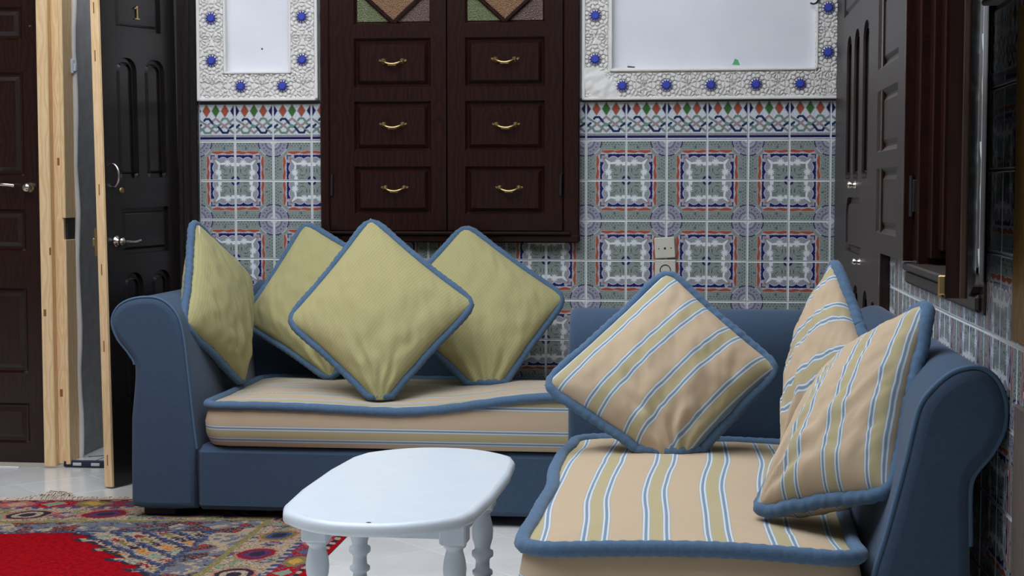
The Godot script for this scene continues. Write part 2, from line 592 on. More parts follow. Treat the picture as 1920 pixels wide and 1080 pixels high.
# ------------------------------------------------------------------ reusable builders
# a panelled leaf standing in the plane z = 0..depth (front at depth), local x 0..w, y 0..h
func leaf_frame(w: float, h: float, depth: float, holes: Array, ch := 0.006) -> Geo:
	var g := Geo.new()
	var xs := [0.0, w]
	var ys := [0.0, h]
	for q in holes:
		for e in [q[0], q[1]]:
			if not xs.has(e): xs.append(e)
		for e in [q[2], q[3]]:
			if not ys.has(e): ys.append(e)
	xs.sort(); ys.sort()
	var back := 0.0
	for i in xs.size() - 1:
		for j in ys.size() - 1:
			var cx: float = (xs[i] + xs[i + 1]) * 0.5
			var cy: float = (ys[j] + ys[j + 1]) * 0.5
			var solid := true
			for q in holes:
				if cx > q[0] and cx < q[1] and cy > q[2] and cy < q[3]: solid = false
			if solid:
				g.quad(Vector3(xs[i], ys[j], depth), Vector3(xs[i + 1], ys[j], depth), Vector3(xs[i + 1], ys[j + 1], depth), Vector3(xs[i], ys[j + 1], depth))
	g.open(Vector3.BACK)
	for q in holes:
		# sloped edge down into the recess
		var o := [Vector3(q[0], q[2], depth), Vector3(q[1], q[2], depth), Vector3(q[1], q[3], depth), Vector3(q[0], q[3], depth)]
		var n := [Vector3(q[0] + ch, q[2] + ch, depth - 0.012), Vector3(q[1] - ch, q[2] + ch, depth - 0.012), Vector3(q[1] - ch, q[3] - ch, depth - 0.012), Vector3(q[0] + ch, q[3] - ch, depth - 0.012)]
		for k in 4:
			var k2 := (k + 1) % 4
			g.quad(o[k], o[k2], n[k2], n[k])
		g.quad(n[0], n[1], n[2], n[3])
		g.open(Vector3.BACK)
	# sides and back
	var f := [Vector3(0, 0, depth), Vector3(w, 0, depth), Vector3(w, h, depth), Vector3(0, h, depth)]
	var r := [Vector3(0, 0, back), Vector3(w, 0, back), Vector3(w, h, back), Vector3(0, h, back)]
	for k in 4:
		var k2 := (k + 1) % 4
		g.quad(f[k2], f[k], r[k], r[k2])
		var out: Vector3 = (f[k] + f[k2]) * 0.5 - Vector3(w * 0.5, h * 0.5, depth)
		g.open(out)
	g.quad(r[0], r[1], r[2], r[3])
	g.open(Vector3.FORWARD)
	return g

# raised field of a panel: flat top with broad sloped borders
func raised_panel(q: Array, z: float, rise: float, slope: float) -> Geo:
	var g := Geo.new()
	var o := [Vector3(q[0], q[2], z), Vector3(q[1], q[2], z), Vector3(q[1], q[3], z), Vector3(q[0], q[3], z)]
	var n := [Vector3(q[0] + slope, q[2] + slope, z + rise), Vector3(q[1] - slope, q[2] + slope, z + rise), Vector3(q[1] - slope, q[3] - slope, z + rise), Vector3(q[0] + slope, q[3] - slope, z + rise)]
	for k in 4:
		var k2 := (k + 1) % 4
		g.quad(o[k], o[k2], n[k2], n[k])
	g.quad(n[0], n[1], n[2], n[3])
	g.quad(o[3], o[2], o[1], o[0])
	g.close()
	return g

func arch_poly(x0: float, x1: float, y0: float, y1: float, sx := 0.0) -> PackedVector2Array:
	# straight sides, round shoulders at the top, small round corners below
	var p := PackedVector2Array()
	var r := minf((x1 - x0) * 0.42, (y1 - y0) * 0.4)
	var rb := minf((x1 - x0) * 0.12, (y1 - y0) * 0.2)
	for c in [[x1 - rb, y0 + rb, rb, -PI / 2], [x1 - r, y1 - r, r, 0.0], [x0 + r, y1 - r, r, PI / 2], [x0 + rb, y0 + rb, rb, PI]]:
		for k in 7:
			var a: float = c[3] + PI / 2 * k / 6.0
			p.append(Vector2(c[0] + cos(a) * c[2], c[1] + sin(a) * c[2]))
	return p

func prism(poly2: PackedVector2Array, z0: float, z1: float, slope := 0.0) -> Geo:
	var ring2 := []
	for p in poly2: ring2.append(p)
	var ins := inset(ring2, slope) if slope > 0.0 else ring2
	var a := []; var b := []
	for k in ring2.size():
		a.append(Vector3(ring2[k].x, ring2[k].y, z0))
		b.append(Vector3(ins[k].x, ins[k].y, z1))
	return loft(Geo.new(), [a, b], true, -1)

# door leaf with arched recesses, carved with CSG
func carved_leaf(called: String, w: float, h: float, depth: float, recess: Array, m: Material, parent: Node) -> Node3D:
	var root := CSGCombiner3D.new()
	root.name = called
	var slab := CSGBox3D.new()
	slab.size = Vector3(w, h, depth)
	slab.position = Vector3(w * 0.5, h * 0.5, depth * 0.5)
	slab.material = m
	slab.name = "slab"
	root.add_child(slab)
	for q in recess:
		var cut := CSGPolygon3D.new()
		cut.polygon = q
		cut.depth = 0.03
		cut.position = Vector3(0, 0, depth + 0.018)
		cut.operation = CSGShape3D.OPERATION_SUBTRACTION
		cut.material = m
		cut.name = "cut"
		root.add_child(cut, true)
	parent.add_child(root, true)
	return root

func pull_handle(parent: Node, at: Vector3) -> void:
	# small brass bail pull with two flared roses
	var g := Geo.new()
	var pts := []
	for k in 13:
		var t := -1.0 + k / 6.0
		pts.append(at + Vector3(t * 0.036, -0.011 * (1.0 - t * t) + 0.004, 0.008 + 0.014 * (1.0 - t * t * t * t)))
	tube(g, pts, 0.0042, 8)
	for s in [-1.0, 1.0]:
		lathe(g, at + Vector3(s * 0.036, 0.004, 0.0), [[0.011, 0.0], [0.011, 0.003], [0.007, 0.006], [0.0065, 0.011], [0.003, 0.014]], 12, Basis(Vector3.RIGHT, PI / 2))
		box(g, at + Vector3(s * 0.046, 0.006, 0.003), Vector3(0.014, 0.008, 0.004), 0.0015, Basis(Vector3.BACK, s * 0.4))
	box(g, at + Vector3(0, -0.009, 0.0215), Vector3(0.034, 0.009, 0.006), 0.002)
	part("handle", g, M.brass, parent, "brass bail handle")

# ------------------------------------------------------------------ tiles
var tile_mesh := {}
func tile_piece(w: float, h: float, fu: bool, fv: bool) -> ArrayMesh:
	var key := [snappedf(w, 0.0005), snappedf(h, 0.0005), fu, fv]
	if tile_mesh.has(key): return tile_mesh[key]
	var g := Geo.new()
	var t := 0.008
	var b := 0.0015
	var a := [Vector3(0, 0, t - b), Vector3(w, 0, t - b), Vector3(w, h, t - b), Vector3(0, h, t - b)]
	var n := [Vector3(b, b, t), Vector3(w - b, b, t), Vector3(w - b, h - b, t), Vector3(b, h - b, t)]
	var z := [Vector3(0, 0, 0), Vector3(w, 0, 0), Vector3(w, h, 0), Vector3(0, h, 0)]
	var uvf := func(p: Vector3) -> Vector2:
		var u: float = p.x / 0.146
		var v: float = p.y / 0.146
		if fu: u = 1.0 - u
		if fv: v = 1.0 - v
		return Vector2(u, v)
	g.quad(n[0], n[1], n[2], n[3], uvf.call(n[0]), uvf.call(n[1]), uvf.call(n[2]), uvf.call(n[3]))
	for k in 4:
		var k2 := (k + 1) % 4
		g.quad(a[k], a[k2], n[k2], n[k], uvf.call(a[k]), uvf.call(a[k2]), uvf.call(n[k2]), uvf.call(n[k]))
		g.quad(z[k], z[k2], a[k2], a[k], uvf.call(a[k]), uvf.call(a[k2]), uvf.call(a[k2]), uvf.call(a[k]))
	g.close()
	tile_mesh[key] = g.mesh()
	return tile_mesh[key]

# tiles over a wall: local x from x0 to x1 (column joints at multiples of 0.15), skipping the given rectangles
func lay_tiles(parent: Node, x0: float, x1: float, xf: Transform3D, skip: Array) -> void:
	var c0 := int(floor(x0 / 0.15 + 0.001))
	var c1 := int(ceil(x1 / 0.15 - 0.001))
	for c in range(c0, c1):
		for r in range(-1, 9):
			var lx := maxf(c * 0.15, x0)
			var hx := minf((c + 1) * 0.15, x1)
			var hy := 1.28 - r * 0.15
			var ly := hy - 0.15
			if r == -1: hy = 1.424; ly = 1.28
			ly = maxf(ly, 0.0)
			if hx - lx < 0.012 or hy - ly < 0.012: continue
			var cut_top := false
			for s in skip:
				if lx >= s[0] - 0.002 and hx <= s[1] + 0.002 and ly < s[2] - 0.002 and hy > s[2] + 0.002 and ly > 0.5:
					hy = s[2]; cut_top = true
			var hide := false
			for s in skip:
				if lx >= s[0] - 0.002 and hx <= s[1] + 0.002 and ly >= s[2] - 0.002 and hy <= s[3] + 0.002: hide = true
			if hide: continue
			var w := hx - lx - 0.004
			var h := hy - ly - 0.004
			# the framed squares centre on even columns and odd rows
			var fu := posmod(c, 2) == 1
			var fv := posmod(r, 2) == 1
			var me: ArrayMesh
			if r == -1: me = border_piece(w, h, lx - c * 0.15)
			else: me = cut_tile(w, h, fu, fv, lx - c * 0.15, 0.0 if cut_top else 0.15 - (hy - ly))
			var o := part("tile", me, M.border if r == -1 else M.tile, parent)
			var jit := Vector3(noise.get_noise_2d(c * 37.0, r * 53.0), noise.get_noise_2d(c * 71.0, r * 29.0), noise.get_noise_2d(c * 17.0 + 5.0, r * 91.0)) * Vector3(0.0012, 0.0012, 0.0008)
			o.transform = xf * Transform3D(Basis(Vector3.BACK, noise.get_noise_2d(c * 13.0, r * 19.0) * 0.004), Vector3(lx + 0.002, ly + 0.002, 0) + jit)

func cut_tile(w: float, h: float, fu: bool, fv: bool, offx: float, offy: float) -> ArrayMesh:
	if absf(offx) < 0.0005 and absf(w - 0.146) < 0.0005 and absf(h - 0.146) < 0.0005: return tile_piece(w, h, fu, fv)
	var key := [snappedf(w, 0.0005), snappedf(h, 0.0005), fu, fv, snappedf(offx, 0.0005), snappedf(offy, 0.0005)]
	if tile_mesh.has(key): return tile_mesh[key]
	var g := Geo.new()
	var t := 0.008
	var n := [Vector3(0, 0, t), Vector3(w, 0, t), Vector3(w, h, t), Vector3(0, h, t)]
	var z := [Vector3(0, 0, 0), Vector3(w, 0, 0), Vector3(w, h, 0), Vector3(0, h, 0)]
	var uv := []
	for p in n:
		var u: float = (p.x + offx) / 0.146
		var v: float = (p.y + offy) / 0.146
		uv.append(Vector2(1.0 - u if fu else u, 1.0 - v if fv else v))
	g.quad(n[0], n[1], n[2], n[3], uv[0], uv[1], uv[2], uv[3])
	for k in 4:
		var k2 := (k + 1) % 4
		g.quad(z[k], z[k2], n[k2], n[k], uv[k], uv[k2], uv[k2], uv[k])
	g.close()
	tile_mesh[key] = g.mesh()
	return tile_mesh[key]

func border_piece(w: float, h: float, offx: float) -> ArrayMesh:
	var key := ["b", snappedf(w, 0.0005), snappedf(offx, 0.0005)]
	if tile_mesh.has(key): return tile_mesh[key]
	var g := Geo.new()
	var t := 0.008
	var b := 0.0015
	var a := [Vector3(0, 0, t - b), Vector3(w, 0, t - b), Vector3(w, h, t - b), Vector3(0, h, t - b)]
	var n := [Vector3(b, b, t), Vector3(w - b, b, t), Vector3(w - b, h - b, t), Vector3(b, h - b, t)]
	var z := [Vector3(0, 0, 0), Vector3(w, 0, 0), Vector3(w, h, 0), Vector3(0, h, 0)]
	var uvf := func(p: Vector3) -> Vector2: return Vector2((p.x + offx) / 0.146, 1.0 - p.y / h)
	g.quad(n[0], n[1], n[2], n[3], uvf.call(n[0]), uvf.call(n[1]), uvf.call(n[2]), uvf.call(n[3]))
	for k in 4:
		var k2 := (k + 1) % 4
		g.quad(a[k], a[k2], n[k2], n[k], uvf.call(a[k]), uvf.call(a[k2]), uvf.call(n[k2]), uvf.call(n[k]))
		g.quad(z[k], z[k2], a[k2], a[k], uvf.call(a[k]), uvf.call(a[k2]), uvf.call(a[k2]), uvf.call(a[k]))
	g.close()
	tile_mesh[key] = g.mesh()
	return tile_mesh[key]

# ------------------------------------------------------------------ carved plaster
var relief := {}
# grooves of a twelve-petalled rosette round c: 1 in the groove, 0 on the raised petals
func rosette_cut(p: Vector2, c: Vector2, r0: float, r1: float, n: int, w: float) -> float:
	var d := p - c
	var r := d.length()
	if r > r1 + 0.016: return 0.0
	var an := d.angle()
	var sect := TAU / n
	var k := absf(fposmod(an, sect) - sect * 0.5)          # 0 on the petal's axis, sect/2 between petals
	var off := sin(sect * 0.5 - k) * r                      # distance from the line between two petals
	var v := 0.0
	var tip := r1 - 0.006 * pow(k / (sect * 0.5), 2.0)
	if r > r0 and r < tip + w: v = maxf(v, 1.0 - smoothstep(w * 0.35, w, off))
	v = maxf(v, 1.0 - smoothstep(w * 0.35, w, absf(r - tip)))
	v = maxf(v, 1.0 - smoothstep(w * 0.35, w, absf(r - r0)))
	# second ring of small kites between the tips
	if r >= tip and r < r1 + 0.013:
		var off2 := sin(k) * r
		v = maxf(v, 0.9 * (1.0 - smoothstep(w * 0.35, w, off2)))
	if n >= 10: v = maxf(v, 0.9 * (1.0 - smoothstep(w * 0.35, w, absf(r - r1 - 0.012))))
	return v

func carve_height(p: Vector2) -> float:
	var v := rosette_cut(p, Vector2.ZERO, 0.0235, 0.041, 12, 0.003)
	for sx in [-1.0, 1.0]:
		for sy in [-1.0, 1.0]:
			v = maxf(v, rosette_cut(p, Vector2(sx * 0.0805, sy * 0.047), 0.008, 0.031, 12, 0.0029))
		v = maxf(v, rosette_cut(p, Vector2(sx * 0.0805, 0.0), 0.0, 0.014, 6, 0.0026))
	return 0.0085 * (1.0 - v)

func rosette_mesh(kind: String) -> ArrayMesh:
	# band-local: x along the band, y across (-0.046..0.046); one repeat of the carving, or the square that turns a corner
	if relief.has(kind): return relief[kind]
	var g := Geo.new()
	var x0 := -0.0805 if kind == "star" else 0.034
	var x1 := 0.0805 if kind == "star" else 0.127
	var nx := 104 if kind == "star" else 60
	var ny := 60
	var hs := []
	for i in nx + 1:
		var row := []
		for j in ny + 1:
			var p := Vector2(lerpf(x0, x1, i / float(nx)), lerpf(-0.046, 0.046, j / float(ny)))
			var q := Vector2(p.x - (0.161 if p.x > 0.0805 else 0.0), p.y)
			var sh := 0.0 if kind == "star" else -0.0805
			row.append(Vector3(p.x + sh, p.y, carve_height(q)))
		hs.append(row)
	for i in nx:
		for j in ny:
			g.quad(hs[i][j], hs[i + 1][j], hs[i + 1][j + 1], hs[i][j + 1], Vector2.ZERO, Vector2.ZERO, Vector2.ZERO, Vector2.ZERO, 1)
	g.open(Vector3.BACK)
	relief[kind] = g.mesh()
	return relief[kind]

func star_mesh() -> ArrayMesh:
	if relief.has("blue"): return relief["blue"]
	var g := Geo.new()
	var a := []; var b := []
	for k in 24:
		var an := TAU * k / 24.0 + PI / 2
		var r := 0.0245 if k % 2 == 0 else 0.0145
		a.append(Vector3(cos(an) * r, sin(an) * r, 0.0))
		b.append(Vector3(cos(an) * r * 0.94, sin(an) * r * 0.94, 0.0135))
	loft(g, [a, b], true, -1)
	relief["blue"] = g.mesh()
	return relief["blue"]

func disc_mesh() -> ArrayMesh:
	if relief.has("disc"): return relief["disc"]
	relief["disc"] = lathe(Geo.new(), Vector3.ZERO, [[0.0128, 0.0], [0.0128, 0.0145], [0.011, 0.0155]], 24, Basis(Vector3.RIGHT, PI / 2)).mesh()
	return relief["disc"]

func carve_band(parent: Node, centres: Array, along: Vector2, z: float) -> void:
	var ang := along.angle()
	for i in centres.size():
		var c: Vector2 = centres[i]
		var o := part("rosette", rosette_mesh("star"), M.plaster, parent)
		o.position = Vector3(c.x, c.y, z)
		o.rotation.z = ang
		var s := part("star", star_mesh(), M.star_tip, parent)
		s.position = Vector3(c.x, c.y, z)
		var dsk := part("star_centre", disc_mesh(), M.star, parent)
		dsk.position = Vector3(c.x, c.y, z)

func star_column(x: float, y: float) -> Array:
	var out := []
	while y < 2.8:
		out.append(Vector2(x, y))
		y += 0.161
	return out

func carve_gap(parent: Node, c: Vector2, along: Vector2, z: float) -> void:
	var f := part("rosette", rosette_mesh("gap"), M.plaster, parent)
	f.position = Vector3(c.x, c.y, z)
	f.rotation.z = along.angle()

# frame of carved plaster: outer box x0..x1, y0..y1; inner field box
func plaster_frame(parent: Node, x0: float, x1: float, y0: float, y1: float, i0: float, i1: float, j0: float, z: float) -> MeshInstance3D:
	var g := Geo.new()
	bx(x0, i0, y0, y1, 0.0, z, 0.003, g)
	bx(i1, x1, y0, y1, 0.0, z, 0.003, g)
	bx(i0 - 0.001, i1 + 0.001, y0, j0, 0.0, z, 0.003, g)
	# rims
	bx(x0, x0 + 0.012, y0, y1, z - 0.002, z + 0.0125, 0.002, g)
	bx(x1 - 0.012, x1, y0, y1, z - 0.002, z + 0.0125, 0.002, g)
	bx(x0, x1, y0, y0 + 0.011, z - 0.002, z + 0.0125, 0.002, g)
	bx(i0 - 0.009, i0, j0 - 0.009, y1, z - 0.002, z + 0.0115, 0.002, g)
	bx(i1, i1 + 0.009, j0 - 0.009, y1, z - 0.002, z + 0.0115, 0.002, g)
	bx(i0 - 0.009, i1 + 0.009, j0 - 0.009, j0, z - 0.002, z + 0.0115, 0.002, g)
	return part("plaster_frame", g, M.plaster, parent, "carved white plaster frame")

# ------------------------------------------------------------------ soft things
func bilin(c: Array, a: float, b: float) -> Vector3:
	# c: bottom, right, top, left
	return c[0].lerp(c[1], a).lerp(c[3].lerp(c[2], a), b)

func cushion(label: String, group: String, c: Array, thick: float, m: Material, swap: bool, off: float, seat: Callable, sd: int, soft := 0.0) -> Node3D:
	var t := thing("throw_cushion", label, "cushion", group)
	var base: Vector3 = c[0]
	t.position = base
	var ra: Vector3 = c[1] - c[0]
	var rb: Vector3 = c[3] - c[0]
	var nn := ra.cross(rb).normalized()
	var size: float = (ra.length() + rb.length() + (c[2] - c[1]).length() + (c[2] - c[3]).length()) * 0.25
	var per := 0.1163
	var wr := FastNoiseLite.new()
	wr.seed = sd
	wr.frequency = 1.0
	wr.fractal_octaves = 2
	var n := 44
	var bow := 0.05
	var at := func(u: float, v: float, side: float) -> Vector3:
		var uu: float = u * (1.0 - bow * (1.0 - v * v))
		var vv: float = v * (1.0 - bow * (1.0 - u * u))
		var p := bilin(c, uu * 0.5 + 0.5, vv * 0.5 + 0.5)
		var puff := pow(maxf(0.0, (1.0 - u * u) * (1.0 - v * v)), 0.42)
		# creases fan out of the corner it stands on and out of the edges
		var dc := Vector2(u + 1.0, v + 1.0)
		var fan := sin(dc.angle() * 15.0 + 2.5 * wr.get_noise_2d(u * 2.0, v * 2.0)) * exp(-dc.length() * 1.5) * smoothstep(0.0, 0.45, dc.length())
		var edge := wr.get_noise_2d(u * 3.0 + 9.0 * side, v * 3.0) * 0.6 + wr.get_noise_2d((u + v) * 1.2, (u - v) * 6.0) * 0.5
		var h := thick * puff + (0.016 * fan + 0.008 * edge) * minf(1.0, puff * 1.4)
		# the filling sags towards the bottom corner
		h *= 1.0 - 0.16 * (u + v) * 0.5
		p += nn * side * h
		var ys: float = seat.call(p) + 0.004
		if p.y < ys: p.y = ys
		return p - base
	for side in [1.0, -1.0]:
		var g := Geo.new()
		for i in n:
			for j in n:
				var q := []
				var uv := []
				for k in [[0, 0], [1, 0], [1, 1], [0, 1]]:
					# denser near the edges
					var u: float = sin(((i + k[0]) / float(n) - 0.5) * PI)
					var v: float = sin(((j + k[1]) / float(n) - 0.5) * PI)
					q.append(at.call(u, v, side))
					var s: float = (v if swap else u) * 0.5 * size
					var w: float = (u if swap else v) * 0.5 * size
					uv.append(Vector2((s + off) / per, w / per))
				g.quad(q[0], q[1], q[2], q[3], uv[0], uv[1], uv[2], uv[3], 1)
		g.open(nn * side)
		part("cover_front" if side > 0.0 else "cover_back", g, m, t)
	# gathered rope edging, round at the corners
	var loop := []
	var cnt := 300
	for i in cnt:
		var an := TAU * i / cnt
		var cs := cos(an); var sn := sin(an)
		var sc := pow(pow(absf(cs), 9.0) + pow(absf(sn), 9.0), -1.0 / 9.0)
		var u := cs * sc; var v := sn * sc
		var uu := u * (1.0 - bow * (1.0 - v * v)) * 1.03
		var vv := v * (1.0 - bow * (1.0 - u * u)) * 1.03
		var p := bilin(c, uu * 0.5 + 0.5, vv * 0.5 + 0.5)
		p += nn * 0.006 * wr.get_noise_1d(an * 2.0)
		var ys: float = seat.call(p) + 0.0138
		if p.y < ys: p.y = ys
		loop.append(p - base)
	part("rope_edging", tube(Geo.new(), loop, 0.0138, 12, true, TAU / 0.023, 0.07), M.rope, t, "blue gathered rope edging")
	return t

func round_rect(hx: float, hz: float, r: float, n: int) -> Array:
	# n points for each corner, counter-clockwise seen from above (x, z), long sides cut up too
	r = minf(r, minf(hx, hz) * 0.98)
	var out := []
	var cs := [[hx - r, hz - r, 0.0], [-hx + r, hz - r, PI / 2], [-hx + r, -hz + r, PI], [hx - r, -hz + r, PI * 1.5]]
	for k in 4:
		var c = cs[k]
		for i in n:
			var a: float = c[2] + PI / 2 * i / (n - 1)
			out.append(Vector2(c[0] + cos(a) * r, c[1] + sin(a) * r))
		var d = cs[(k + 1) % 4]
		var p0: Vector2 = out[out.size() - 1]
		var p1 := Vector2(d[0] + cos(d[2]) * r, d[1] + sin(d[2]) * r)
		for i in range(1, 28): out.append(p0.lerp(p1, i / 28.0))
	return out

# long seat pad: boxed side band, rope round the top edge, crowned top. Stripes run along the long axis.
func mattress(label: String, centre: Vector2, hx: float, hz: float, y0: float, rope_y: Callable, crown: float, along_x: bool, soff: float, side_mid: float, wob: float) -> Node3D:
	var t := thing("seat_mattress", label, "mattress", "striped seat mattresses")
	t.position = Vector3(centre.x, y0, centre.y)
	var per := 0.1163
	var wv := func(p: Vector2) -> Vector2:
		return p + Vector2(sin(p.y * 9.0 + 0.6) * wob + sin(p.y * 21.0) * wob * 0.3, sin(p.x * 7.0) * wob * 0.5)
	var rings := []
	for q in [[0.02, 0.0], [0.004, 0.03], [-0.008, 0.3], [-0.01, 0.6], [-0.002, 0.9], [0.004, 1.0]]:
		var ring := []
		for p in round_rect(hx - q[0], hz - q[0], 0.07, 9):
			var w: Vector2 = wv.call(p)
			var yt: float = rope_y.call(centre + p) - y0
			ring.append(Vector3(w.x, yt * q[1], w.y))
		rings.append(ring)
	var g := Geo.new()
	var n: int = rings[0].size()
	for i in rings.size() - 1:
		for k in n:
			var k2 := (k + 1) % n
			var q := [rings[i][k], rings[i][k2], rings[i + 1][k2], rings[i + 1][k]]
			var uv := []
			for e in 4:
				uv.append(Vector2((q[e].y + y0 - side_mid) / per + 0.5, (k + (1 if e == 1 or e == 2 else 0)) * 0.3))
			g.quad(q[0], q[1], q[2], q[3], uv[0], uv[1], uv[2], uv[3], 1)
	g.close()
	part("side_band", g, M.stripe, t)
	g = Geo.new()
	var tops := []
	var mn := minf(hx, hz)
	for d in [0.004, 0.02, 0.05, 0.09, 0.14, 0.2, 0.26, mn]:
		var ring := []
		for p in round_rect(hx - d, hz - d, maxf(0.07 - d, 0.001), 9):
			var w: Vector2 = wv.call(p)
			var yt: float = rope_y.call(centre + p) - y0
			var cr := crown * (1.0 - pow(1.0 - clampf(d / mn, 0.0, 1.0), 2.5))
			var dim := 0.006 * noise.get_noise_2d((centre.x + p.x) * 260.0, (centre.y + p.y) * 260.0) * minf(1.0, d / 0.05)
			ring.append(Vector3(w.x, yt + cr + dim, w.y))
		tops.append(ring)
	for i in tops.size() - 1:
		for k in n:
			var k2 := (k + 1) % n
			var q := [tops[i][k], tops[i][k2], tops[i + 1][k2], tops[i + 1][k]]
			var uv := []
			for e in 4:
				var p: Vector3 = q[e]
				var bend := 0.0 if along_x else 0.011 * sin(p.z * 4.6 + 0.4 - p.x * 2.0) + 0.0025 * sin(p.z * 13.0 + p.x * 6.0)
				var s := (p.z + centre.y if along_x else p.x + centre.x + bend)
				uv.append(Vector2((s - soff) / per + 0.5, (p.x if along_x else p.z) / per))
			g.quad(q[0], q[1], q[2], q[3], uv[0], uv[1], uv[2], uv[3], 1)
	g.open(Vector3.UP)
	part("top_cover", g, M.stripe, t)
	var loop := []
	for p in round_rect(hx + 0.004, hz + 0.004, 0.075, 9):
		var w: Vector2 = wv.call(p)
		loop.append(Vector3(w.x, rope_y.call(centre + p) - y0, w.y))
	loop = smooth_line(loop, 3, true)
	part("rope_edging", tube(Geo.new(), loop, 0.0145, 12, true, TAU / 0.027, 0.045), M.rope, t, "blue gathered rope edging")
	return t

# profile (x, y) extruded between z0 and z1 with softened front edge
func soft_extrude(prof: Array, z0: float, z1: float, edge := 0.015) -> Geo:
	var line := []
	for p in prof: line.append(p)
	if Geometry2D.is_polygon_clockwise(PackedVector2Array(line)): line.reverse()
	var rings := []
	for q in [[z0, 0.02], [z0 + 0.02, 0.0], [z1 - edge, 0.0], [z1 - edge * 0.45, 0.003], [z1 - edge * 0.1, 0.01], [z1, 0.022]]:
		var r2 := inset(line, q[1])
		var ring := []
		for p in r2: ring.append(Vector3(p.x, p.y, q[0]))
		rings.append(ring)
	return loft(Geo.new(), rings, true, 1, 2)

func _ready() -> void:
	# ---------------- camera
	var cam := Camera3D.new()
	cam.name = "camera"
	cam.fov = 21.117
	cam.position = Vector3(1.7347, 1.0951, 5.8076)
	cam.rotation = Vector3(-0.06347, 0.11399, 0.0)
	cam.near = 0.05
	cam.far = 60.0
	add_child(cam)
	cam.current = true
	# ---------------- sky and exposure: overcast daylight falls through the open roof of the courtyard
	var env := Environment.new()
	env.background_mode = Environment.BG_SKY
	var sm := ProceduralSkyMaterial.new()
	sm.sky_top_color = rgb(222, 227, 236)
	sm.sky_horizon_color = rgb(226, 229, 235)
	sm.ground_horizon_color = rgb(180, 178, 172)
	sm.ground_bottom_color = rgb(150, 146, 140)
	sm.sky_energy_multiplier = 2.4
	var sky := Sky.new()
	sky.sky_material = sm
	env.sky = sky
	env.tonemap_mode = Environment.TONE_MAPPER_LINEAR
	env.tonemap_exposure = 0.8
	env.sdfgi_enabled = true
	env.ssao_enabled = true
	env.ssil_enabled = true
	var we := WorldEnvironment.new()
	we.name = "daylight"
	we.environment = env
	add_child(we)

	make_materials()
	build_shell()
	build_back_wall()
	build_doorway()
	build_right_wall()
	build_cupboard()
	build_sofa_a()
	build_sofa_b()
	build_cushions()
	build_table()
	build_rug()
	build_sockets()

# ------------------------------------------------------------------ shell
func struct(called: String, shape, m: Material, label: String, category: String) -> MeshInstance3D:
	var o := part(called, shape, m, self)
	metas(o, label, category, "", "structure")
	return o

const CEIL := 3.3
func build_shell() -> void:
	var fl := struct("floor", bx(-3.2, 2.6, -0.1, -0.006, -0.0, 8.2), M.floor_bed, "pale glossy floor of white tiles laid diagonally", "floor")
	# diagonal tiles where the photograph sees the floor, plain slabs of the same tile beyond
	var room := PackedVector2Array([Vector2(-1.3, 0.0), Vector2(2.29, 0.0), Vector2(2.29, 3.3), Vector2(-1.3, 3.3)])
	var sz := 0.3
	var hd := sz / sqrt(2.0) - 0.0016
	var full: ArrayMesh = null
	var n := 0
	for i in range(-8, 9):
		for j in range(-4, 9):
			for k in 2:
				var c := Vector2(0.737 + 0.2121 + (i + 0.5 * k) * 0.42426, 1.426 + (j + 0.5 * k) * 0.42426)
				var q := PackedVector2Array([c + Vector2(hd, 0), c + Vector2(0, hd), c + Vector2(-hd, 0), c + Vector2(0, -hd)])
				var cut := Geometry2D.intersect_polygons(q, room)
				if cut.is_empty(): continue
				n += 1
				var inside := true
				for p in q:
					if not Geometry2D.is_point_in_polygon(p, room): inside = false
				var me: ArrayMesh
				if inside:
					if full == null: full = floor_piece(PackedVector2Array([Vector2(hd, 0), Vector2(0, hd), Vector2(-hd, 0), Vector2(0, -hd)])).mesh()
					me = full
				else:
					var rel := PackedVector2Array()
					for p in cut[0]: rel.append(p - c)
					me = floor_piece(rel).mesh()
				var o := part("tile", me, M.floor_tile[(n * 7) % 3], fl)
				o.position = Vector3(c.x, 0, c.y)
	part("slab", bx(-3.2, -1.302, -0.006, 0.0, 0.0, 8.0), M.floor_tile[0], fl)
	part("slab", bx(-1.302, 2.29, -0.006, 0.0, 3.302, 8.0), M.floor_tile[0], fl)
	# roof slab with the courtyard opening
	var g := Geo.new()
	bx(-3.2, 2.6, CEIL, CEIL + 0.2, -0.2, 1.0, 0.0, g)
	bx(-3.2, 2.6, CEIL, CEIL + 0.2, 4.3, 8.2, 0.0, g)
	bx(1.85, 2.6, CEIL, CEIL + 0.2, 1.0, 4.3, 0.0, g)
	bx(-3.2, -1.7, CEIL, CEIL + 0.2, 1.0, 4.3, 0.0, g)
	struct("ceiling", g, M.room_wall, "plain plaster ceiling with an open courtyard light well", "ceiling")
	struct("wall_left", bx(-3.4, -3.2, -0.1, CEIL + 0.2, -0.2, 8.4), M.room_wall, "plain plaster wall along the courtyard side", "wall")
	struct("wall_front", bx(-3.2, 2.6, -0.1, CEIL + 0.2, 8.2, 8.4), M.room_wall, "plain plaster wall facing the sofas", "wall")

func floor_piece(p: PackedVector2Array) -> Geo:
	var a := []; var b := []; var c := []
	var ring := []
	for q in p: ring.append(q)
	if Geometry2D.is_polygon_clockwise(p): ring.reverse()
	var ins := inset(ring, 0.001)
	for k in ring.size():
		a.append(Vector3(ring[k].x, -0.006, ring[k].y))
		b.append(Vector3(ring[k].x, -0.001, ring[k].y))
		c.append(Vector3(ins[k].x, 0.0, ins[k].y))
	return loft(Geo.new(), [a, b, c], true, -1)

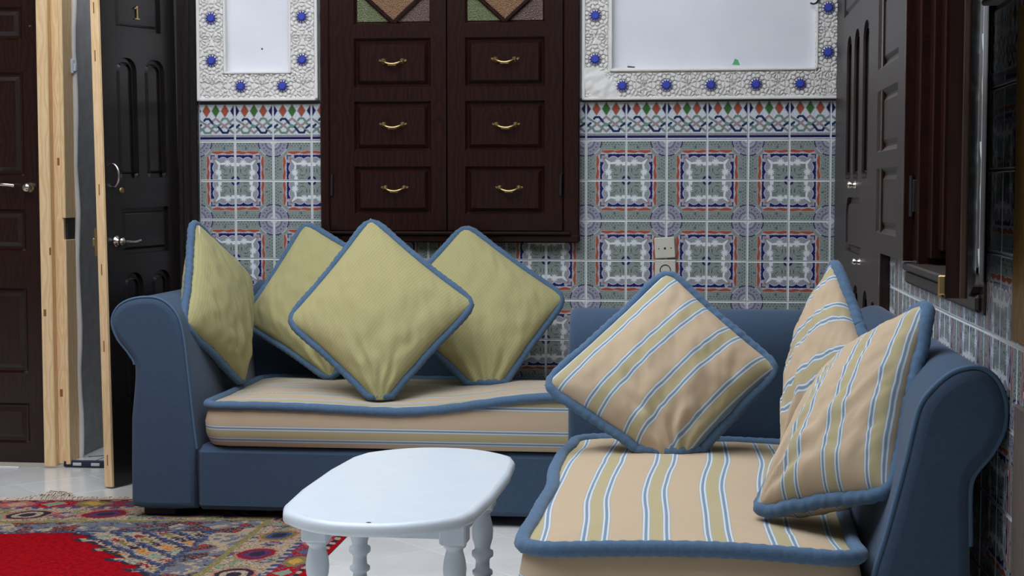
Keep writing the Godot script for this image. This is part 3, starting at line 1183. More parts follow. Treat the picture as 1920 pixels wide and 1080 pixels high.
# ------------------------------------------------------------------ back wall
func build_back_wall() -> void:
	var w := struct("wall_back", bx(-0.215, 2.5, -0.1, CEIL + 0.2, -0.2, 0.0052), M.grout, "back wall with patterned tiles below carved white plaster", "wall")
	lay_tiles(w, -0.14, 2.294, Transform3D(), [[0.34, 1.33, 0.9, 3.0]])
	part("dark_joint", bx(-0.14, 2.294, 1.422, 1.436, 0.0, 0.006), M.dark_mark, w)
	# left carved panel
	var z := 0.024
	part("plaster_field", bx(-0.03, 0.225, 1.54, 2.9, 0.0, 0.008), M.field, w)
	var f := plaster_frame(w, -0.14, 0.332, 1.434, 2.9, -0.026, 0.22, 1.545, z)
	carve_band(f, star_column(-0.082, 1.587), Vector2(0, 1), z)
	carve_band(f, star_column(0.272, 1.588), Vector2(0, 1), z)
	carve_band(f, [Vector2(0.032, 1.489), Vector2(0.195, 1.489)], Vector2.RIGHT, z)
	carve_gap(f, Vector2(-0.082, 1.491), Vector2.RIGHT, z - 0.001)
	carve_gap(f, Vector2(0.274, 1.491), Vector2.RIGHT, z - 0.001)
	# right carved panel
	part("plaster_field", bx(1.44, 2.2, 1.535, 2.9, 0.0, 0.008), M.field, w)
	f = plaster_frame(w, 1.335, 2.294, 1.428, 2.9, 1.447, 2.19, 1.542, z)
	carve_band(f, star_column(1.384, 1.579), Vector2(0, 1), z)
	carve_band(f, star_column(2.234, 1.596), Vector2(0, 1), z)
	carve_band(f, [Vector2(1.485, 1.48), Vector2(1.648, 1.481), Vector2(1.811, 1.481), Vector2(1.975, 1.482), Vector2(2.135, 1.483)], Vector2.RIGHT, z)
	carve_gap(f, Vector2(2.24, 1.487), Vector2.RIGHT, z - 0.001)
	carve_gap(f, Vector2(1.389, 1.487), Vector2.RIGHT, z - 0.001)
	# plaster smeared over the broken lower corner of the frame
	var g := Geo.new()
	var at := func(a: float, b: float) -> Vector3:
		var x := lerpf(1.338, 1.478, a)
		var y := lerpf(1.43, 1.548, b)
		var d := absf(a - 0.45 + 0.5 * (b - 0.4)) + 0.25 * absf(b - 0.45)
		var h := 0.012 * clampf(1.35 - d * 3.0, -0.8, 1.0) + 0.006 * noise.get_noise_2d(a * 150.0, b * 150.0)
		return Vector3(x, y, z + 0.007 + h)
	for i in 16:
		for j in 14:
			g.quad(at.call(i / 16.0, j / 14.0), at.call((i + 1) / 16.0, j / 14.0), at.call((i + 1) / 16.0, (j + 1) / 14.0), at.call(i / 16.0, (j + 1) / 14.0), Vector2.ZERO, Vector2.ZERO, Vector2.ZERO, Vector2.ZERO, 1)
	g.open(Vector3.BACK)
	part("plaster_patch", g, M.plaster, w, "rough plaster smear over the frame corner")
	# small marks on the smooth fields
	part("paint_mark", prism(PackedVector2Array([Vector2(1.888, 1.556), Vector2(1.918, 1.554), Vector2(1.909, 1.574), Vector2(1.898, 1.578), Vector2(1.893, 1.564)]), 0.008, 0.009), M.green_mark, w, "green paint mark")
	part("paint_mark", prism(PackedVector2Array([Vector2(1.503, 1.549), Vector2(1.53, 1.548), Vector2(1.531, 1.552), Vector2(1.503, 1.555)]), 0.008, 0.009), M.dark_mark, w, "dark pencil mark")
	part("paint_mark", lathe(Geo.new(), Vector3(0.11, 1.632, 0.008), [[0.004, 0.0], [0.003, 0.001]], 8, Basis(Vector3.RIGHT, PI / 2)), M.dark_mark, w, "dark nail hole")
	part("hook", tube(Geo.new(), smooth_line([Vector3(2.17, 1.776, 0.02), Vector3(2.183, 1.772, 0.03), Vector3(2.196, 1.784, 0.04), Vector3(2.2, 1.82, 0.035)], 4), 0.0035, 6), M.black, w, "black wire hook")

# ------------------------------------------------------------------ doorway on the left
func build_doorway() -> void:
	# masonry round the opening
	var g := Geo.new()
	bx(-3.2, -1.27, -0.1, CEIL + 0.2, -0.2, -0.001, 0.0, g)
	bx(-1.27, -0.215, 2.12, CEIL + 0.2, -0.2, -0.001, 0.0, g)
	struct("wall_doorway", g, M.room_wall, "plaster wall around the open doorway", "wall")
	# passage behind
	var pf := struct("floor_passage", bx(-0.72, -0.1, -0.1, 0.022, -1.9, -0.03), M.floor_tile[1], "pale worn floor of the passage behind the doorway", "floor")
	part("step_edge", bx(-0.72, -0.2, 0.0, 0.026, -0.031, -0.012, 0.003), M.navy_tile, pf, "dark blue step edge")
	for k in 6:
		part("step_mosaic", bx(-0.68 + 0.075 * k, -0.645 + 0.075 * k, 0.006, 0.018, -0.013, -0.0095, 0.001), M.grout, pf)
	part("joint", bx(-0.6, -0.595, 0.022, 0.0225, -1.0, -0.05), M.navy_tile, pf)
	part("joint", tube(Geo.new(), [Vector3(-0.66, 0.0215, -0.12), Vector3(-0.3, 0.0215, -0.34)], 0.003, 5), M.navy_tile, pf)
	g = Geo.new()
	bx(-0.95, -0.692, 0.0, 2.6, -1.9, -0.11, 0.0, g)
	struct("wall_passage", g, M.grey_wall, "grey plaster side wall of the passage", "wall")
	g = Geo.new()
	bx(-0.95, 0.1, 0.0, 2.6, -2.0, -1.9, 0.0, g)
	bx(-0.1, 0.1, 0.0, 2.6, -1.9, -0.2, 0.0, g)
	bx(-0.95, 0.1, 2.6, 2.7, -2.0, -1.0, 0.0, g)
	struct("wall_passage_end", g, M.grey_wall, "grey plaster end of the dim passage", "wall")
	# whitewashed corner bead of the passage wall
	var pts := []
	for k in 24:
		pts.append(Vector3(-0.683 + 0.004 * sin(k * 1.3), 0.02 + k * 0.09, -0.105 + 0.002 * sin(k * 2.1)))
	struct("trim_1", tube(Geo.new(), pts, 0.011, 8), M.plaster, "white plastered corner edge of the passage wall", "trim")
	# light switch on the corner
	var sw := thing("light_switch", "small white light switch with cable in the doorway", "switch")
	sw.position = Vector3(-0.693, 1.58, -0.094)
	part("box", box(Geo.new(), Vector3.ZERO, Vector3(0.03, 0.058, 0.03), 0.004), M.white_paint, sw)
	part("rocker", box(Geo.new(), Vector3(0.017, -0.004, 0.0), Vector3(0.012, 0.03, 0.018), 0.003), M.white_paint, sw)
	part("cable", tube(Geo.new(), [Vector3(-0.001, 0.028, 0.008), Vector3(0.0, 0.2, 0.008), Vector3(0.002, 0.6, 0.008)], 0.003, 6), M.white_paint, sw, "white cable")
	# raw pine members of the frame
	var post := struct("trim_2", bx(-0.785, -0.738, 0.006, 2.1, -0.05, 0.02, 0.003), M.pine, "bare pine board along the closed dark door", "trim")
	part("knot", bx(-0.776, -0.764, 0.60, 0.628, 0.0185, 0.0205, 0.002), M.pine_knot, post)
	part("knot", bx(-0.748, -0.74, 0.84, 0.87, 0.0185, 0.0205, 0.002), M.pine_knot, post)
	g = Geo.new()
	bx(-0.738, -0.7, 0.012, 2.1, -0.07, -0.012, 0.002, g)
	bx(-0.704, -0.687, 0.012, 0.90, -0.1, -0.002, 0.002, g)
	bx(-0.704, -0.687, 0.985, 2.1, -0.1, -0.002, 0.002, g)
	post = struct("trim_3", g, M.pine, "bare pine door jamb with a cut latch notch", "trim")
	part("knot", bx(-0.722, -0.712, 1.19, 1.22, -0.0135, -0.011, 0.002), M.pine_knot, post)
	part("knot", bx(-0.728, -0.716, 0.28, 0.31, -0.0135, -0.011, 0.002), M.pine_knot, post)
	part("latch_notch", bx(-0.715, -0.69, 0.9, 0.985, -0.1, -0.03), M.hole, post)
	# dark casing on the hinge side
	g = Geo.new()
	bx(-0.222, -0.142, 0.0, 2.2, -0.05, 0.03, 0.006, g)
	bx(-0.2, -0.17, 0.0, 2.2, 0.025, 0.04, 0.006, g)
	struct("trim_4", g, M.black_wood, "dark wooden door casing beside the tiled wall", "trim")
	# closed leaf at the far left
	var d1 := Node3D.new()
	d1.name = "door_1"
	add_child(d1)
	metas(d1, "closed dark reddish wooden panel door at the far left", "door", "", "structure")
	d1.position = Vector3(-1.27, 0.012, -0.07)
	var w := 0.484
	var holes := []
	for q in [[0.09, 0.25], [0.37, 0.707], [0.855, 1.02], [1.15, 1.556], [1.68, 1.81], [1.88, 2.02]]:
		holes.append([0.085, w - 0.075, q[0] - 0.012, q[1] - 0.012])
	part("leaf", leaf_frame(w, 2.08, 0.045, holes, 0.01), M.dark_wood, d1)
	for q in holes:
		part("panel", raised_panel([q[0] + 0.018, q[1] - 0.018, q[2] + 0.018, q[3] - 0.018], 0.033, 0.008, 0.016), M.dark_wood, d1)
	g = Geo.new()
	tube(g, smooth_line([Vector3(0.378, 1.1, 0.075), Vector3(0.33, 1.104, 0.082), Vector3(0.28, 1.1, 0.078)], 5), 0.007, 8)
	tube(g, [Vector3(0.373, 1.1, 0.044), Vector3(0.373, 1.1, 0.078)], 0.008, 8)
	part("lever", g, M.chrome, d1, "polished lever handle")
	part("knob", lathe(Geo.new(), Vector3(0.428, 1.092, 0.044), [[0.02, 0.0], [0.02, 0.004], [0.012, 0.008], [0.01, 0.018], [0.017, 0.026], [0.018, 0.034], [0.012, 0.04], [0.002, 0.042]], 14, Basis(Vector3.RIGHT, PI / 2)), M.chrome, d1, "ornate metal knob")
	part("latch_pin", lathe(Geo.new(), Vector3(0.445, 1.72, 0.044), [[0.004, 0.0], [0.003, 0.012]], 8, Basis(Vector3.RIGHT, PI / 2)), M.chrome, d1)
	# open leaf with the number
	var d2 := Node3D.new()
	d2.name = "door_2"
	add_child(d2)
	metas(d2, "open black panel door with brass number 1 and pine edge strip", "door", "", "structure")
	# local x runs from the hinge to the free edge, local z is the face that shows
	var dx := Vector3(-0.3412, 0, 0.94)
	d2.transform = Transform3D(Basis(-dx, Vector3.UP, (-dx).cross(Vector3.UP)), Vector3(-0.215, 0.006, 0.012) + dx * 0.404 - (-dx).cross(Vector3.UP) * 0.042) * Transform3D(Basis(Vector3.BACK, 0.02), Vector3.ZERO)
	var lw := 0.41
	# local x = 0.43 - distance from the hinge
	var rec := []
	var U := func(s: float) -> float: return (0.43 - s) * 0.955
	rec.append(PackedVector2Array([Vector2(U.call(0.352), 1.67), Vector2(U.call(0.085), 1.67), Vector2(U.call(0.085), 2.02), Vector2(U.call(0.352), 2.02)]))
	rec.append(arch_poly(U.call(0.355), U.call(0.237), 1.13, 1.57))
	rec.append(arch_poly(U.call(0.19), U.call(0.07), 1.13, 1.57))
	rec.append(PackedVector2Array([Vector2(U.call(0.345), 0.85), Vector2(U.call(0.066), 0.85), Vector2(U.call(0.066), 1.02), Vector2(U.call(0.345), 1.02)]))
	rec.append(arch_poly(U.call(0.345), U.call(0.232), 0.3, 0.78))
	rec.append(arch_poly(U.call(0.18), U.call(0.066), 0.3, 0.78))
	carved_leaf("leaf", lw, 2.07, 0.042, rec, M.black_wood, d2)
	for q in rec:
		var r2 := []
		for p in q: r2.append(p)
		var pa := PackedVector2Array()
		for p in inset(r2, 0.014): pa.append(p)
		part("panel", prism(pa, 0.029, 0.037, 0.011), M.black_wood, d2)
	var strip := part("edge_strip", bx(-0.014, 0.0, 0.0, 2.07, 0.004, 0.04, 0.002), M.pine, d2, "bare pine edge strip")
	for q in [0.08, 0.5, 0.78, 1.07, 1.55, 1.72]:
		part("knot", bx(-0.0148, -0.0135, q, q + 0.04, 0.02, 0.0245), M.pine_knot, strip)
	part("strike_plate", bx(-0.0165, -0.001, 0.85, 0.95, -0.006, 0.003, 0.001), M.old_brass, strip, "worn brass strike plate")
	part("latch_bolt", bx(-0.02, -0.006, 0.885, 0.915, -0.014, -0.005, 0.003), M.old_brass, strip)
	var ring := []
	for k in 15:
		var a := -PI / 2 + PI * k / 14.0
		ring.append(Vector3(0.036 , 1.14 + sin(a) * 0.042, 0.044 + cos(a) * 0.028))
	part("pull_ring", tube(Geo.new(), ring, 0.0045, 8), M.chrome, d2, "curved metal pull handle")
	part("keyhole", lathe(Geo.new(), Vector3(U.call(0.343), 1.085, 0.042), [[0.012, 0.0], [0.012, 0.002], [0.008, 0.004]], 14, Basis(Vector3.RIGHT, PI / 2)), M.old_brass, d2)
	part("knob", lathe(Geo.new(), Vector3(U.call(0.377), 0.9, 0.042), [[0.022, 0.0], [0.022, 0.004], [0.014, 0.008], [0.009, 0.016], [0.016, 0.024], [0.014, 0.032], [0.003, 0.036]], 16, Basis(Vector3.RIGHT, PI / 2)), M.chrome, d2, "ornate metal knob")
	part("lever", tube(Geo.new(), smooth_line([Vector3(U.call(0.37), 0.9, 0.066), Vector3(U.call(0.32), 0.895, 0.074), Vector3(U.call(0.275), 0.9, 0.068)], 5), 0.006, 8), M.chrome, d2)
	var tm := TextMesh.new()
	tm.text = "1"
	var sf := SystemFont.new()
	sf.font_names = PackedStringArray(["Droid Serif"])
	tm.font = sf
	tm.font_size = 64
	tm.pixel_size = 0.00105
	tm.depth = 0.004
	var num := part("number", tm, M.brass, d2, "brass number 1")
	num.position = Vector3(U.call(0.224), 1.737, 0.041)

# ------------------------------------------------------------------ right wall with door and shuttered window
const XR := 2.296
func build_right_wall() -> void:
	var g := Geo.new()
	# wall body with the window opening z 1.93..2.78, y 0.92..2.1
	bx(XR, XR + 0.25, -0.1, CEIL + 0.2, -0.2, 1.93, 0.0, g)
	bx(XR, XR + 0.25, -0.1, 0.91, 1.93, 2.78, 0.0, g)
	bx(XR, XR + 0.25, 2.1, CEIL + 0.2, 1.93, 2.78, 0.0, g)
	bx(XR, XR + 0.25, -0.1, CEIL + 0.2, 2.78, 8.4, 0.0, g)
	bx(XR - 0.0052, XR + 0.01, 0.0, 0.9, 1.44, 4.18, 0.0, g)
	bx(XR - 0.0052, XR + 0.01, 0.9, 1.43, 2.8, 4.18, 0.0, g)
	bx(XR - 0.0052, XR + 0.01, 0.9, 1.43, 1.44, 1.88, 0.0, g)
	var w := struct("wall_right", g, M.grout, "side wall with patterned tiles around the shuttered window", "wall")
	# local x runs towards the back wall
	var xf := Transform3D(Basis(Vector3(0, 0, -1), Vector3.UP, Vector3(-1, 0, 0)), Vector3(XR, 0, 1.477 + 0.15 * 20))
	lay_tiles(w, 0.3, 3.03, xf, [[1.65, 2.55, 0.9, 3.0]])
	# carved plaster over the tiles near the camera side of the window
	g = Geo.new()
	bx(XR - 0.026, XR, 1.43, 2.9, 2.9, 4.2, 0.003, g)
	bx(XR - 0.034, XR, 1.43, 1.441, 2.88, 4.2, 0.003, g)
	var f := struct("wall_right_upper", g, M.plaster, "carved white plaster with blue stars high on the side wall", "wall")
	for k in 6:
		for h in 3:
			var s := part("star", star_mesh(), M.star_tip, f)
			var bb := Basis(Vector3(0, 0, -1), Vector3.UP, Vector3(-1, 0, 0))
			s.transform = Transform3D(bb, Vector3(XR - 0.026, 1.49 + 0.161 * h, 3.0 + 0.161 * k))
			var o := part("rosette", rosette_mesh("star"), M.plaster, f)
			o.transform = s.transform
	# door in the corner
	var d := Node3D.new()
	d.name = "door_3"
	add_child(d)
	metas(d, "dark carved wooden door in the side wall behind the striped cushions", "door", "", "structure")
	d.transform = Transform3D(Basis(Vector3(0, 0, -1), Vector3.UP, Vector3(-1, 0, 0)), Vector3(XR, 0.01, 1.41))
	var rec := []
	# local x = 1.41 - z
	for q in [[0.40, 0.56, 1.12, 1.6], [0.64, 0.80, 1.12, 1.6], [0.90, 1.06, 1.12, 1.6], [0.44, 0.9, 0.88, 1.06], [0.42, 0.56, 0.2, 0.78], [0.7, 0.84, 0.2, 0.78], [0.98, 1.1, 0.2, 0.78], [1.18, 1.3, 0.2, 0.76]]:
		rec.append(arch_poly(1.41 - q[1], 1.41 - q[0], q[2], q[3]))
	rec.append(PackedVector2Array([Vector2(0.62, 1.68), Vector2(1.12, 1.68), Vector2(1.12, 1.95), Vector2(0.62, 1.95)]))
	carved_leaf("leaf", 1.39, 2.07, 0.03, rec, M.shutter, d)
	for q in rec:
		var r2 := []
		for p in q: r2.append(p)
		var pa := PackedVector2Array()
		for p in inset(r2, 0.014): pa.append(p)
		part("panel", prism(pa, 0.016, 0.026, 0.01), M.shutter, d)
	part("jamb", bx(-0.03, -0.002, 0.0, 2.1, 0.0, 0.035, 0.003), M.dark_wood, d)
	part("knob", lathe(Geo.new(), Vector3(0.68, 1.1, 0.03), [[0.014, 0.0], [0.008, 0.01], [0.014, 0.022], [0.002, 0.028]], 12, Basis(Vector3.RIGHT, PI / 2)), M.chrome, d)
	part("knob", lathe(Geo.new(), Vector3(0.52, 0.86, 0.03), [[0.012, 0.0], [0.007, 0.01], [0.012, 0.02], [0.002, 0.026]], 12, Basis(Vector3.RIGHT, PI / 2)), M.chrome, d)
	# window
	var win := Node3D.new()
	win.name = "window_1"
	add_child(win)
	metas(win, "shuttered side window with dark wooden frame and pale scroll grille", "window", "", "structure")
	g = Geo.new()
	bx(XR - 0.012, XR + 0.09, 0.9, 2.12, 1.9, 1.975, 0.004, g)
	bx(XR + 0.012, XR + 0.1, 0.93, 2.12, 1.97, 2.03, 0.003, g)
	bx(XR + 0.03, XR + 0.1, 0.95, 2.12, 2.025, 2.08, 0.003, g)
	bx(XR - 0.013, XR + 0.06, 0.86, 2.16, 2.792, 2.845, 0.003, g)
	bx(XR - 0.006, XR + 0.09, 2.08, 2.14, 1.925, 2.84, 0.004, g)
	bx(XR + 0.04, XR + 0.08, 0.93, 2.1, 2.07, 2.69, 0.003, g)
	part("window_frame", g, M.dark_wood, win)
	g = Geo.new()
	bx(XR - 0.03, XR + 0.1, 0.895, 0.915, 1.86, 2.79, 0.004, g)
	bx(XR - 0.022, XR, 0.862, 0.896, 1.84, 2.81, 0.006, g)
	part("sill", g, M.shutter, win)
	part("pane", bx(XR + 0.1, XR + 0.106, 0.91, 2.1, 1.95, 2.79), M.dark_glass, win)
	# pale scrollwork strip beside the near casing
	g = Geo.new()
	for z in [2.71, 2.784]:
		bx(XR + 0.002, XR + 0.01, 0.93, 2.1, z - 0.004, z + 0.004, 0.002, g)
	for y in [1.02, 1.24, 1.46, 1.68, 1.9]:
		bx(XR + 0.002, XR + 0.008, y - 0.005, y + 0.005, 2.71, 2.784, 0.002, g)
	bx(XR + 0.012, XR + 0.016, 0.93, 2.1, 2.7, 2.788, 0.0, g)
	var grille := part("grille", g, M.iron, win, "pale metal scroll grille")
	var sc := Geo.new()
	var pts := []
	for k in 40:
		var t := k / 39.0
		var a := t * TAU * 1.35
		var r := 0.036 * (1.0 - t * 0.78)
		pts.append(Vector3(0.0, sin(a) * r * 1.35, cos(a) * r))
	tube(sc, pts, 0.0045, 6)
	var scm := sc.mesh()
	for i in 11:
		var o := part("scroll", scm, M.iron, grille)
		o.position = Vector3(XR + 0.003, 0.98 + i * 0.104, 2.748)
		o.rotation.x = PI if (i % 2 == 0) else 0.0
	# far shutter leaf folded back against the wall
	var s1 := thing("window_shutter", "dark wooden window shutter with square recessed panels folded back against the wall", "shutter")
	s1.transform = Transform3D(Basis(Vector3(0, 0, -1), Vector3.UP, Vector3(-1, 0, 0)), Vector3(2.293, 0.92, 1.9))
	var hol := []
	for q in [[0.055, 0.235], [0.28, 0.45], [0.51, 0.72], [0.78, 1.1]]:
		hol.append([0.13, 0.56, q[0], q[1]])
	part("leaf", leaf_frame(0.625, 1.16, 0.033, hol, 0.014), M.shutter, s1)
	for q in hol:
		part("panel", raised_panel([q[0] + 0.03, q[1] - 0.03, q[2] + 0.02, q[3] - 0.02], 0.021, 0.006, 0.012), M.shutter, s1)
	part("edge_board", bx(-0.012, 0.0, 0.0, 1.16, 0.0, 0.034, 0.002), M.dark_wood, s1)
	g = Geo.new()
	bx(-0.03, -0.008, 0.12, 0.2, 0.004, 0.014, 0.002, g)
	tube(g, [Vector3(-0.02, 0.11, 0.016), Vector3(-0.02, 0.21, 0.016)], 0.006, 8)
	part("hinge", g, M.black, s1)
	# near shutter leaf standing open towards the room
	var s2 := thing("window_shutter", "dark narrow window shutter standing open with a brass bolt", "shutter")
	var dir := Vector3(-0.094, 0, 0.45).normalized()
	s2.transform = Transform3D(Basis(dir, Vector3.UP, dir.cross(Vector3.UP)), Vector3(2.276, 0.92, 2.8))
	var hol2 := []
	for q in [[0.06, 0.24], [0.29, 0.46], [0.52, 0.72], [0.78, 1.1]]:
		hol2.append([0.07, 0.4, q[0], q[1]])
	part("leaf", leaf_frame(0.466, 1.16, 0.034, hol2, 0.012), M.dark_wood, s2)
	for q in hol2:
		part("panel", raised_panel([q[0] + 0.03, q[1] - 0.03, q[2] + 0.02, q[3] - 0.02], 0.022, 0.006, 0.012), M.dark_wood, s2)
	part("edge_bead", bx(0.465, 0.472, 0.0, 1.16, 0.002, 0.012, 0.002), M.brown_wood, s2)
	var bolt := Geo.new()
	tube(bolt, [Vector3(0.44, 0.0, 0.042), Vector3(0.44, 0.035, 0.042)], 0.005, 8)
	bx(0.43, 0.45, 0.004, 0.036, 0.034, 0.046, 0.002, bolt)
	part("bolt", bolt, M.brass, s2, "small brass bolt")
	# timber at the frame's edge
	struct("trim_5", bx(XR - 0.02, XR, 0.84, 1.4, 3.13, 3.36, 0.004), M.ochre_wood, "yellowish brown wooden board on the side wall above the sofa arm", "trim")
	struct("trim_6", bx(XR - 0.014, XR, 0.0, 0.735, 3.135, 3.36, 0.004), M.mauve_wood, "dull brown wooden board low on the side wall beside the sofa", "trim")

# ------------------------------------------------------------------ cupboard in the back wall
func build_cupboard() -> void:
	var t := thing("wall_cupboard", "dark wooden wall cupboard with brass handles between the carved plaster panels", "cupboard")
	t.position = Vector3(0.346, 0.897, 0.0)
	var w := 0.982
	var h := 1.5
	var g := Geo.new()
	bx(0.0, 0.036, 0.0, h, 0.0, 0.06, 0.005, g)
	bx(w - 0.06, w, 0.0, h, 0.0, 0.055, 0.005, g)
	bx(0.0, w, 0.0, 0.03, 0.0, 0.062, 0.005, g)
	bx(0.02, w - 0.03, 0.028, 0.042, 0.0, 0.075, 0.005, g)
	bx(0.0, w, h - 0.05, h, 0.0, 0.06, 0.005, g)
	bx(0.03, w - 0.05, 0.03, h - 0.04, 0.0, 0.012, 0.0, g)
	part("frame", g, M.dark_wood, t)
	for s in 2:
		var d := Node3D.new()
		d.name = "door"
		t.add_child(d, true)
		var dw := 0.444 if s == 0 else 0.433
		d.position = Vector3(0.037 if s == 0 else 0.486, 0.046, 0.013)
		var px0 := 0.093 if s == 0 else 0.067
		var px1 := 0.387 if s == 0 else 0.367
		var holes := []
		for q in [[1.003, 1.183], [1.241, 1.427], [1.48, 1.663], [1.716, 2.25]]:
			holes.append([px0, px1, q[0] - 0.943, q[1] - 0.943])
		part("leaf", leaf_frame(dw, 1.4, 0.04, holes, 0.009), M.dark_wood, d)
		for k in 3:
			var q: Array = holes[k]
			part("panel", raised_panel([q[0] + 0.011, q[1] - 0.011, q[2] + 0.011, q[3] - 0.011], 0.028, 0.014, 0.013), M.dark_wood, d)
			var hx: float = ([0.631, 0.626, 0.626] if s == 0 else [1.066, 1.054, 1.05])[k] - (0.346 + d.position.x)
			var hy: float = ([1.097, 1.335, 1.572] if s == 0 else [1.097, 1.333, 1.575])[k] - 0.943
			pull_handle(d, Vector3(hx, hy, 0.042))
		# leaded lights: a diamond of glazing bars
		var q: Array = holes[3]
		var mx: float = (q[0] + q[1]) * 0.5 + (0.004 if s == 0 else 0.0)
		var y0: float = q[2]
		var y1: float = q[3]
		var half := 0.24
		var pane := func(ps: Array, m: Material) -> void:
			var pp := PackedVector2Array()
			for p in ps: pp.append(p)
			part("pane", prism(pp, 0.029, 0.032), m, d)
		var ex: float = (q[1] - q[0]) * 0.5 - 0.009
		pane.call([Vector2(mx - ex, y0 + 0.009), Vector2(mx - 0.005, y0 + 0.009), Vector2(mx - ex, y0 + ex * 0.92)], M.glass_green)
		pane.call([Vector2(mx + 0.005, y0 + 0.009), Vector2(mx + ex, y0 + 0.009), Vector2(mx + ex, y0 + ex * 0.92)], M.glass_violet)
		pane.call([Vector2(mx, y0 + 0.01), Vector2(mx + ex, y0 + ex * 0.92 + 0.01), Vector2(mx, y0 + ex * 1.84), Vector2(mx - ex, y0 + ex * 0.92 + 0.01)], M.glass_amber)
		pane.call([Vector2(mx - ex, y0 + ex * 0.95), Vector2(mx, y0 + ex * 1.86), Vector2(mx + ex, y0 + ex * 0.95), Vector2(mx + ex, y1 - 0.01), Vector2(mx - ex, y1 - 0.01)], M.glass_green)
		for e in [-1.0, 1.0]:
			for v in [0.0, 1.0]:
				var a := Vector3(mx, y0 + 0.004 + v * ex * 1.84, 0.036)
				var b := Vector3(mx + e * (ex + 0.006), y0 + ex * 0.92 + 0.008, 0.036)
				var dd := b - a
				var g2 := Geo.new()
				box(g2, (a + b) * 0.5, Vector3(dd.length(), 0.016, 0.014), 0.004, Basis(Vector3.BACK, atan2(dd.y, dd.x)))
				part("glazing_bar", g2, M.dark_wood, d)
		# hinge at the outer stile
		var hxx := 0.006 if s == 0 else dw - 0.006
		part("hinge", tube(Geo.new(), [Vector3(hxx, 0.13, 0.044), Vector3(hxx, 0.21, 0.044)], 0.006, 8), M.black, d)

# ------------------------------------------------------------------ sofa along the back wall
func build_sofa_a() -> void:
	var t := thing("chaise_sofa", "blue velvet sofa with one rolled arm along the back wall", "sofa")
	var prof := smooth_line([Vector2(-0.1, 0.34), Vector2(-0.086, 0.5), Vector2(-0.106, 0.552), Vector2(-0.146, 0.604), Vector2(-0.163, 0.662), Vector2(-0.138, 0.712), Vector2(-0.08, 0.738), Vector2(-0.004, 0.738), Vector2(0.05, 0.7), Vector2(0.078, 0.633), Vector2(0.095, 0.49), Vector2(0.113, 0.315), Vector2(0.122, 0.24)], 5)
	prof.append(Vector2(0.122, 0.04))
	prof.append(Vector2(0.05, 0.036))
	prof.append(Vector2(-0.05, 0.036))
	prof.append(Vector2(-0.098, 0.042))
	prof.append(Vector2(-0.104, 0.06))
	prof.append(Vector2(-0.103, 0.2))
	part("arm", soft_extrude(prof, 0.05, 0.9, 0.02), M.blue, t)
	var pp := []
	for k in range(6, prof.size() - 6):
		pp.append(Vector3(prof[k].x, prof[k].y, 0.886) + Vector3(0, 0, 0.004))
	part("piping", tube(Geo.new(), pp, 0.0045, 6), M.piping, t)
	# base with a tight front
	part("base", bx(0.121, 1.95, 0.036, 0.245, 0.06, 0.894, 0.016), M.blue, t)
	part("deck", bx(0.13, 1.94, 0.238, 0.25, 0.1, 0.87, 0.005), M.blue, t)
	# stitched seam between arm and base
	var g := Geo.new()
	for k in 22:
		bx(0.1195, 0.1225, 0.045 + k * 0.0088, 0.0505 + k * 0.0088, 0.89, 0.8975, 0.0, g)
	var seam := part("seam", g, M.thread, t, "dark stitched seam")
	seam.set_meta("kind", "stuff")
	# low thin back behind the cushions
	var back := smooth_line([Vector2(-0.135, 0.24), Vector2(-0.135, 0.6), Vector2(-0.128, 0.72), Vector2(-0.09, 0.752), Vector2(-0.05, 0.735), Vector2(-0.035, 0.66), Vector2(-0.035, 0.24)], 4)
	# profile lies in (−z, y); extruded along x
	var bg := soft_extrude(back, 0.0, 0.92, 0.03)
	var rot := Basis(Vector3(0, 0, -1), Vector3.UP, Vector3(1, 0, 0))
	for i in bg.P.size(): bg.P[i] = rot * bg.P[i] + Vector3(0.09, 0, 0)
	part("back", bg, M.blue, t)
	for x in [-0.07, 1.8]:
		for z in [0.12, 0.78]:
			part("foot", bx(x, x + 0.11, 0.009 if x < 0.0 and z > 0.5 else 0.0, 0.04, z, z + 0.09, 0.006), M.black, t)
	var ry := func(p: Vector2) -> float:
		var f := clampf((p.y - 0.14) / 0.76, 0.0, 1.0)
		var front := 0.38 + 0.008 * sin(p.x * 5.0) + 0.05 * smoothstep(0.75, 1.3, p.x)
		return lerpf(0.388, front, f)
	mattress("striped seat mattress lying on the back wall sofa under green cushions", Vector2(1.05, 0.525), 0.9, 0.375, 0.25, ry, 0.024, true, 0.835, 0.294, 0.003)

